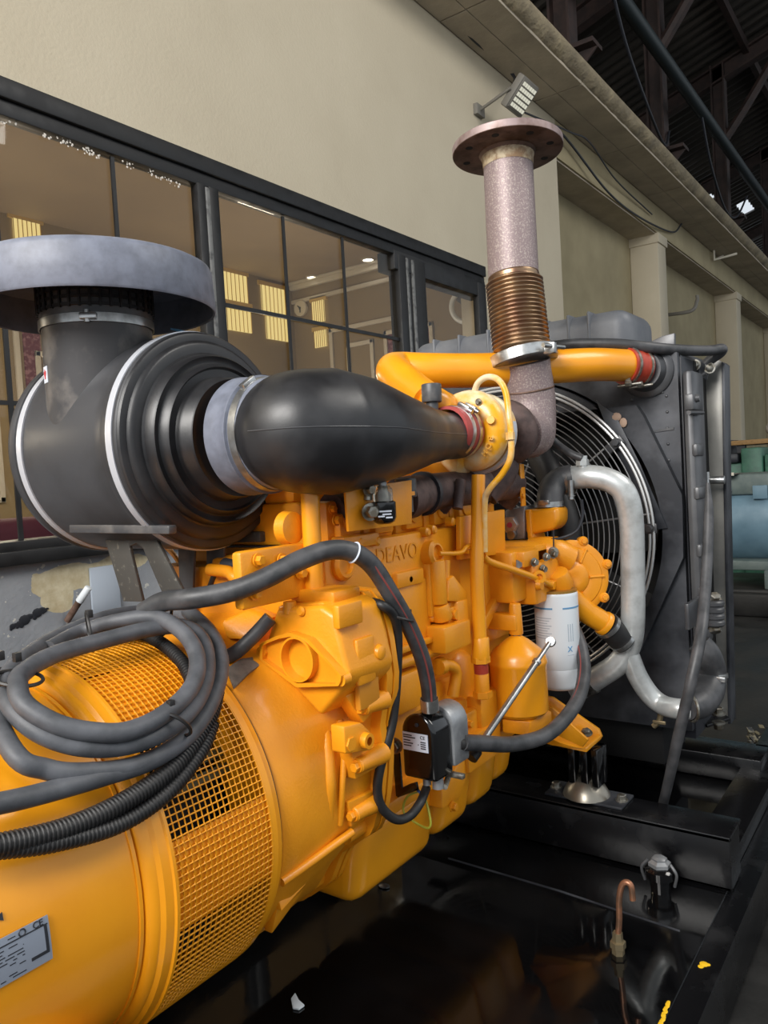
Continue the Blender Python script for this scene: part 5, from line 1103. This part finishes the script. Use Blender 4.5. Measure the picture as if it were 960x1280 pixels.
for k, (x, w, z) in enumerate(((-.8, .5, .028), (-.8, .7, .024), (-.8, .4, .018), (-.8, .55, .013), (-.8, .45, .008), (.2, .3, .018), (.2, .3, .014), (.2, .3, .010), (.2, .3, .006), (.05, .04, .012))): lb.bx(cx + hw * x, cx + hw * (x + w), 1.1826, 1.1833, lz + z, lz + z + .002)
build(lb, 'printing', INK, l1); text('CE', (cx + hw * .33, 1.183, lz + .0275), .009, (1, 0, 0), (0, 0, 1), INK, l1)
build(B().bolt((cx + .0, 1.186, z1 - .02), (0, -1, 0), .004, .004), 'screw', INK, ht)
a = V((0.3194,1.22,0.7979)); t_ = V((0.3247,1.22,0.8234)); build(B().lathe(a - V((0, 0, .01)), (0, 0, 1), [(0, .014), (.012, .014), (.014, .011), (.04, .011)], 20), 'inlet', ALU, ht)
build(B().cyl((0.3513,1.27,0.7281), (0.3574,1.29,0.7228), .013, n=18), 'outlet', RUB, ht)
gl = B().cyl((cx + hw * .55, 1.215, z0 - .022), (cx + hw * .55, 1.215, z0 + .004), .011, n=14).cyl((cx - hw * .1, 1.215, z0 - .02), (cx - hw * .1, 1.215, z0 + .004), .008, n=14); build(gl, 'cable_gland', ALU, ht)
fb = B().tube([(0.3377,1.25,0.6661), (0.3484,1.22,0.66)], .006, 8).box((0.3491,1.25,0.6744), (.05, .012, .01), .002); build(fb, 'fixing', BOLT, ht)
bk = thing('heater_bracket', (0.2469,1.2,0.6303), 'black angle bracket holding the coolant heater', 'bracket')
build(B().prism([(0.236,1.21,0.7128), (0.2521,1.21,0.7234), (0.2543,1.21,0.644), (0.2882,1.19,0.6656), (0.3033,1.19,0.6715), (0.306,1.19,0.6565), (0.2392,1.21,0.6202)], (0, .006, 0), .001), 'arm', GLOSS, bk)
build(B().bolt((0.2483,1.205,0.7292), (.2, -1, 0), .012, .014), 'bolt', BOLT, bk)
# big hose up and over
hh = thing('coolant_hose', (0.33,1.003,1.133), 'thick grey black hose arching over the take-off casting to the heater', 'hose')
HP = [(0.332,1.208,0.8213), (0.335,1.202,0.8615), (0.338,1.181,0.9196), (0.34,1.14,0.9873), (0.338,1.098,1.045), (0.33,1.058,1.102), (0.32,1.02,1.13), (0.3,0.9812,1.138), (0.28,0.9293,1.127), (0.25,0.8844,1.105), (0.21,0.8426,1.087), (0.16,0.8033,1.079), (0.1,0.7955,1.073), (0.06,0.7852,1.055)]
build(B().tube(HP, lambda t: .0142 + .0026 * min(1, t * 2), 20, 8), 'hose', RUBD, hh)
build(B().tube([V(p) + V((.012, -.0105, .002)) for p in HP[:6]], .002, 6, 8), 'stripe', REDL, hh, label='thin red line')
for k, q in ((.0, HP[0]), (1, HP[1])): 
    if k == 0: build(B().lathe(q, V(HP[1]) - V(HP[0]), [(-.012, .016), (-.012, .0175), (.012, .0175), (.012, .016)], 24, (False, False)), 'hose_clamp', STEEL, hh)
build(B().torus(HP[6], V(HP[7]) - V(HP[5]), .0178, .0016, 24, 6), 'cable_tie', LABEL, hh)
h2 = thing('coolant_hose', (0.36,1.48,0.6633), 'thick hose sweeping from the heater under the canister to the pump', 'hose')
H2 = [(0.3545,1.28,0.7286), (0.3612,1.34,0.7092), (0.3757,1.45,0.6753), (0.4033,1.55,0.666), (0.4146,1.65,0.6819), (0.4111,1.75,0.7134), (0.3901,1.83,0.7612), (0.3562,1.88,0.8194), (0.3116,1.91,0.8741)]
build(B().tube(H2, .0165, 20, 8), 'hose', RUBD, h2)
build(B().tube([V(p) + V((-.004, -.012, .011)) for p in H2[3:]], .0018, 6, 8), 'stripe', REDL, h2)
# thin power lead
pl = B().tube([(0.3,1.082,1.036), (0.335,1.072,1.032), (0.34,1.097,1.01), (0.335,1.113,0.9705), (0.33,1.109,0.8914), (0.325,1.097,0.8217), (0.32,1.078,0.7765), (0.315,1.062,0.738), (0.31,1.06,0.7018), (0.31,1.071,0.6688), (0.315,1.103,0.637), (0.32,1.139,0.6298), (0.325,1.168,0.6439), (0.3095,1.215,0.6528)], .0085, 14)
tag(build(pl, 'power_lead', RUB), 'thin black lead running down beside the flange to the heater', 'cable')
ti = B().torus((0.338,1.119,1.003), (.2, .3, 1), .024, .0028, 24, 6); ti.box((0.342,1.132,1.011), (.01, .025, .006), .001)
tag(build(ti, 'cable_tie', RUB), 'black cable tie joining the thin lead to the arching hose', 'cable tie')
yw = B().tube([(0.2919,1.21,0.6434), (0.2757,1.2,0.636), (0.2629,1.2,0.6128), (0.2692,1.2,0.5951), (0.3091,1.2,0.5818), (0.324,1.2,0.5882), (0.3221,1.2,0.6142), (0.305,1.21,0.6459)], .0022, 8)
tag(build(yw, 'earth_wire', YWIRE), 'thin yellow green wire looped under the heater', 'wire')
bwr = B().tube([(0.2921,1.205,0.6531), (0.306,1.2,0.6467), (0.3147,1.2,0.639)], .0028, 8); tag(build(bwr, 'earth_wire', BLUEW), 'short blue wire under the heater', 'wire')
# cable left of the take-off casting
pk = B().tube([(0.1942,0.94,1.026), (0.1736,0.92,0.9983), (0.1474,0.9,0.9715), (0.1225,0.88,0.9586)], .0125, 14)
tag(build(pk, 'cable', RUBD), 'short dark cable slanting left of the take-off casting', 'cable')
# coil of grey cable on the drum
kc = thing('cable_coil', (0.1335,0.6608,0.9806), 'coil of thick grey cable draped over the alternator drum', 'cable')
KP = [(-0.0574,0.5575,1.046), (0.1947,0.4764,0.9533), (0.2334,0.5031,0.9191), (0.2518,0.5557,0.9013), (0.2612,0.6145,0.8934), (0.2567,0.6849,0.8997), (0.2348,0.7542,0.9264), (0.196,0.8142,0.9624), (0.1363,0.8606,0.9993), (0.0492,0.8922,1.026), (-0.059,0.9078,1.029), (-0.0582,0.8051,1.038), (-0.0255,0.6856,1.029), (0.0638,0.5729,1.024), (0.1078,0.5253,1.011), (0.1565,0.502,0.9911), (0.2066,0.5065,0.9629), (0.2397,0.5385,0.9388), (0.2586,0.5882,0.925), (0.265,0.6464,0.9251), (0.2543,0.7118,0.9407), (0.2242,0.7673,0.9703), (0.1743,0.8091,1.006), (0.1277,0.8131,1.029), (0.097,0.7709,1.033), (0.0872,0.6897,1.03), (0.0968,0.6048,1.028), (0.1293,0.5386,1.021), (0.1604,0.512,1.012), (0.194,0.5025,0.9937), (0.229,0.5204,0.9701), (0.2532,0.5534,0.9536), (0.2684,0.5949,0.9444), (0.2666,0.6539,0.9495), (0.2477,0.7198,0.9691), (0.2104,0.7631,1), (0.1583,0.7813,1.03), (0.0909,0.7846,1.048), (0.0374,0.7544,1.045), (-0.0218,0.7189,1.029), (0.0283,0.6327,1.023)]
build(B().tube(KP, .0128, 16, 8), 'cable', RUBG, kc)
K2 = [(0.2372,0.4046,0.9116), (0.2432,0.4372,0.9042), (0.2481,0.4927,0.8979), (0.2559,0.5639,0.894), (0.2617,0.6332,0.8927), (0.254,0.7091,0.9067), (0.2338,0.7721,0.9421), (0.1939,0.8243,0.979), (0.1343,0.8566,1.013), (0.0475,0.8858,1.039)]
build(B().tube(K2, .0128, 16, 8), 'cable', RUBG, kc)
for q, ax in (((0.0451,0.6934,1.039), (.5, .9, .1)), ((0.0666,0.819,1.04), (.3, .9, -.3)), ((0.26,0.6683,0.9311), (-.2, .9, .8)), ((0.1105,0.5179,1.018), (.2, .1, .9)), ((0.1392,0.5251,1.017), (.2, .1, .9))):
    t = B().torus(q, ax, .030, .0026, 28, 6); t.box(V(q) + V((.01, -.005, .03)), (.009, .009, .012), .001); build(t, 'cable_tie', RUB, kc)
def ribbed(pts, r, pitch=.0055):
    P_ = crom(pts, 12); b = B(); out = []; s = 0; prev = P_[0]; L = sum((q - p).length for p, q in zip(P_, P_[1:])); n = int(L / pitch) * 4
    cum = [0]
    for p, q in zip(P_, P_[1:]): cum.append(cum[-1] + (q - p).length)
    Q = []; j = 0
    for i in range(n + 1):
        d = L * i / n
        while j < len(cum) - 2 and cum[j + 1] < d: j += 1
        f = (d - cum[j]) / max(1e-9, cum[j + 1] - cum[j]); Q.append(P_[j].lerp(P_[j + 1], f))
    rr = [r if i % 4 in (0, 1) else r * .86 for i in range(n + 1)]
    return b.tube(Q, rr, 14, 1)
cb1 = build(ribbed([(0.2598,0.3907,0.8736), (0.2643,0.4232,0.8663), (0.27,0.4968,0.8559), (0.2698,0.5746,0.8565), (0.263,0.6566,0.8685), (0.2483,0.7199,0.8909), (0.2338,0.7602,0.9126), (0.2083,0.7976,0.9362)], .0135), 'corrugated_conduit', RUB)
tag(cb1, 'upper black corrugated conduit running left across the drum', 'conduit')
cb1 = build(ribbed([(0.2578,0.3914,0.8693), (0.263,0.4234,0.8604), (0.2713,0.4848,0.8447), (0.2761,0.5683,0.8344), (0.2728,0.6468,0.8461), (0.2566,0.7188,0.875), (0.238,0.76,0.9011)], .0115), 'corrugated_conduit', RUB)
tag(cb1, 'lower black corrugated conduit touching the drum', 'conduit')
cb1 = build(ribbed([(-0.0351,0.803,1.012), (0.0245,0.805,1.013), (0.0892,0.7979,1), (0.1426,0.7898,0.9782), (0.1797,0.776,0.9548)], .011), 'corrugated_conduit', RUB)
tag(cb1, 'short black corrugated conduit inside the cable coil', 'conduit')
# radiator hoses on the right
rh = B().tube([(0.2249,2.1,1.603), (0.2936,2.12,1.602), (0.3942,2.16,1.591), (0.4859,2.22,1.573), (0.541,2.34,1.571), (0.5791,2.44,1.575), (0.5995,2.49,1.582), (0.5924,2.5,1.572), (0.5645,2.5,1.555), (0.5358,2.5,1.53)], .0155, 16)
tag(build(rh, 'overflow_hose', RUBD), 'dark hose running above the charge pipe to the radiator corner', 'hose')
rb_ = thing('hose_bracket', (0.549,2.48,1.507), 'small steel bracket with bolts at the radiator top corner', 'bracket')
build(B().prism([(0.5205,2.47,1.544), (0.5484,2.47,1.549), (0.5588,2.5,1.526), (0.5531,2.5,1.496), (0.5287,2.47,1.514)], (0, .006, 0), .001), 'plate', RADP, rb_)
build(B().cyl((0.5211,2.46,1.552), (0.535,2.46,1.495), .004, n=8).cyl((0.5305,2.46,1.498), (0.5586,2.46,1.514), .007, n=10), 'pin', RADP, rb_)
for q in ((0.5636,2.49,1.53), (0.5299,2.46,1.541)): build(B().bolt(q, (.2, -1, 0), .012, .012), 'bolt', BOLT, rb_)
lh_ = B().tube([(0.62,2.174,1.191), (0.625,2.149,1.116), (0.63,2.091,0.9954), (0.635,2.019,0.883), (0.64,1.94,0.8087), (0.625,1.896,0.7102), (0.59,1.911,0.5836), (0.55,1.953,0.4519), (0.5053,2.03,0.3368)], [.005, .012, .014, .014, .014, .0135, .0135, .0125, .012], 16)
tag(build(lh_, 'drain_hose', RUBD), 'long dark hose hanging from the radiator edge down behind the skid beam', 'hose')

# ------------------------------------------------------------------ skid and oily tray
sk = thing('skid', (0, 1, .1), 'black steel skid frame with an oil filled tray under the engine', 'skid frame')
build(B().bx(-.76, .752, -1.2, 2.9, .11, .245, .004), 'tray', SKID, sk)
build(B().bx(-.70, .70, -1.15, 2.86, .24, .2505), 'oil_pool', OIL, sk, label='black pool of oil')
be = B().bx(-.72, .712, 1.855, 1.868, .2515, .379, .003); be.bx(-.72, .712, 1.855, 1.975, .367, .3795, .003); be.bx(-.72, .712, 1.855, 1.975, .2515, .262, .003); be.bx(.70, .712, 1.857, 1.95, .255, .375)
build(be, 'cross_beam', SKID, sk)
be = B().bx(-.75, .66, 2.52, 2.66, .252, .33, .004); be.bx(-.75, .66, 2.70, 2.76, .252, .30, .004); build(be, 'cross_beam', SKID, sk)
sr_ = B().bx(.60, .70, 2.0, 2.95, .252, .30, .004); sr_.bx(-.72, -.64, -1.1, 2.9, .252, .74, .004); build(sr_, 'side_rail_and_blocker', SKID, sk)  # left rail built up, unseen, to block the wall's reflection in the oil
be = B(); be.bx(-.28, -.22, -.3, .8, .252, .37, .006); be.bx(.20, .26, -.3, .70, .252, .37, .006); build(be, 'cross_beam', SKID, sk)
se = B().prism([(0.0543,1.677,0.2508), (0.3684,1.671,0.2508), (0.6506,1.648,0.2508), (0.6522,1.642,0.2508), (0.3712,1.664,0.2508), (0.0587,1.669,0.2508)], (0, 0, .001)); build(se, 'plate_seam', RADB, sk)
ys_ = mat('yellow_splash', rgb(226, 180, 30), .5)
sp = B(); 
for (q, r) in (((0.719,1.565,0.2455), .009), ((0.7155,1.554,0.2455), .006), ((0.7263,1.567,0.2455), .005)): sp.sph(q, r, (1, 1, .2), 10)
build(sp, 'paint_splash', ys_, sk)
sp = B()
for i in range(14):
    q = V((0.6944,1.408,0.2512)).lerp(V((0.6984,1.335,0.2512)), i / 13); sp.sph(q + V((random.uniform(-.002, .002), 0, 0)), random.uniform(.003, .005), (1, 1.6, .2), 8)
build(sp, 'paint_splash', ys_, sk)
# copper drain hook
ho = thing('drain_tube', (0.5643,1.511,0.25), 'copper tube hook rising from a brass nut in the oil tray', 'tube')
hb = V((0.5663,1.505,0.2505)); Yh = hb.y
build(B().lathe(hb, (0, 0, 1), [(.0, .013), (.012, .013), (.013, .016), (.026, .016), (.027, .011), (.045, .010)], 6), 'nut', BRASS, ho)
build(B().tube([hb + V((0, 0, .03)), (0.5712,1.505,0.3226), (0.5731,1.505,0.3651), (0.5794,1.505,0.3953), (0.5897,1.505,0.4064), (0.5992,1.505,0.4006), (0.6013,1.505,0.373)], .0062, 14), 'tube', COPPER, ho)
pg = thing('drain_plug', (0.5687,1.792,0.25), 'black drain fitting with a chrome cap before the skid beam', 'fitting')
g = V((0.5699,1.787,0.2505)); 
build(B().lathe(g, (0, 0, 1), [(0, .022), (.03, .024), (.034, .033), (.052, .034), (.056, .03), (.06, .022)], 28), 'body', GLOSS, pg)
build(B().lathe(g, (0, 0, 1), [(.055, .020), (.06, .026), (.068, .026), (.074, .018), (.078, .018), (.082, .012)], 6), 'cap', ALU, pg)
for sx in (-1, 1): build(B().tube([g + V((sx * .034, -.005, .02)), g + V((sx * .04, -.008, .05)), g + V((sx * .026, -.004, .07))], .0035, 8), 'lever', RADP, pg)
db = B(); random.seed(11)
for i in range(60):
    q = V((0.5185,3.274,0.13)) + V((random.uniform(-.06, .16), random.uniform(-.16, .16), random.uniform(-.028, .03))); db.box(q, (random.uniform(.01, .03), random.uniform(.01, .03), .004), 0, M.Rotation(random.uniform(0, 3), 3, (random.random(), random.random(), 1)))
o = build(db, 'debris', mat('speckled_scrap', rgb(120, 112, 88), .5, c2=rgb(20, 20, 20), nscale=40, lo=.45, hi=.55)); tag(o, 'heap of glittering metal shavings beside the skid at the right edge', 'debris'); o['kind'] = 'stuff'
sc2 = build(B().sph((-0.0069,1.474,0.254), .014, (1.2, .8, .3), 10), 'sky_glint', STEEL); tag(sc2, 'bright bead imitating a sky glint on the oil below the sump', 'scrap')  # steel bead added to stand in for the sky's reflection on the oil
fl_ = build(B().prism([(0.1022,1.026,0.2515), (0.0807,1.044,0.2515), (0.0763,1.061,0.2515), (0.0974,1.049,0.2515), (0.116,1.044,0.2515), (0.1143,1.03,0.2515)], (0, 0, .004), .001), 'paint_chip', WHITE); tag(fl_, 'small white scrap lying in the black oil at the bottom edge', 'scrap')

# ------------------------------------------------------------------ camera, light, colour management
cam = bpy.data.cameras.new('camera'); co_ = bpy.data.objects.new('camera', cam); COL.objects.link(co_)
yaw, pit, rol = math.radians(36.0), math.radians(2.4), math.radians(-3.27)
f = V((-math.sin(yaw) * math.cos(pit), math.cos(yaw) * math.cos(pit), -math.sin(pit)))
rt = V((math.cos(yaw), math.sin(yaw), 0)); up = rt.cross(f)
r2 = rt * math.cos(rol) + up * math.sin(rol); u2 = up * math.cos(rol) - rt * math.sin(rol)
co_.matrix_world = M.Translation((1.129, 0, 1.25)) @ M((r2, u2, -f)).transposed().to_4x4()
cam.sensor_fit = 'VERTICAL'; cam.sensor_height = 36; cam.lens = 966 / 1280 * 36; cam.clip_start = .02; cam.clip_end = 200
SC.camera = co_
w = bpy.data.worlds.new('sky'); SC.world = w; w.use_nodes = True
bgd = w.node_tree.nodes['Background']; bgd.inputs[0].default_value = (.86, .93, 1, 1); bgd.inputs[1].default_value = .85
def area(name, loc, target, sx, sy, power, c=(1, 1, 1)):
    l = bpy.data.lights.new(name, 'AREA'); l.shape = 'RECTANGLE'; l.size = sx; l.size_y = sy; l.energy = power; l.color = c
    o = bpy.data.objects.new(name, l); COL.objects.link(o); o.location = loc
    o.rotation_euler = (V(target) - V(loc)).to_track_quat('-Z', 'Y').to_euler(); return o
area('doorway_daylight', (.2, -3.8, 4.3), (-.6, 1.0, 1.4), 3.4, 2.2, 540, (1, .97, .93))
area('overhead_fill', (4.5, 3.5, 6.4), (0, 1.5, .8), 3, 2.4, 190, (1, .96, .9))  # added fill from the right; no roof opening is modelled there
for i, y in enumerate((-.5, 2.2, 4.4)):  # unseen point lights added mid-room to brighten the office ceiling
    l = bpy.data.lights.new('office_fill', 'POINT'); l.energy = 34; l.color = (1, .86, .68); l.shadow_soft_size = .15
    o = bpy.data.objects.new('office_fill', l); COL.objects.link(o); o.location = (-3.1, y, 1.9)
vs = SC.view_settings; vs.view_transform = 'Standard'; vs.look = 'None'; vs.gamma = 1; vs.use_curve_mapping = False; vs.exposure = 0.0
SC.render.film_transparent = False
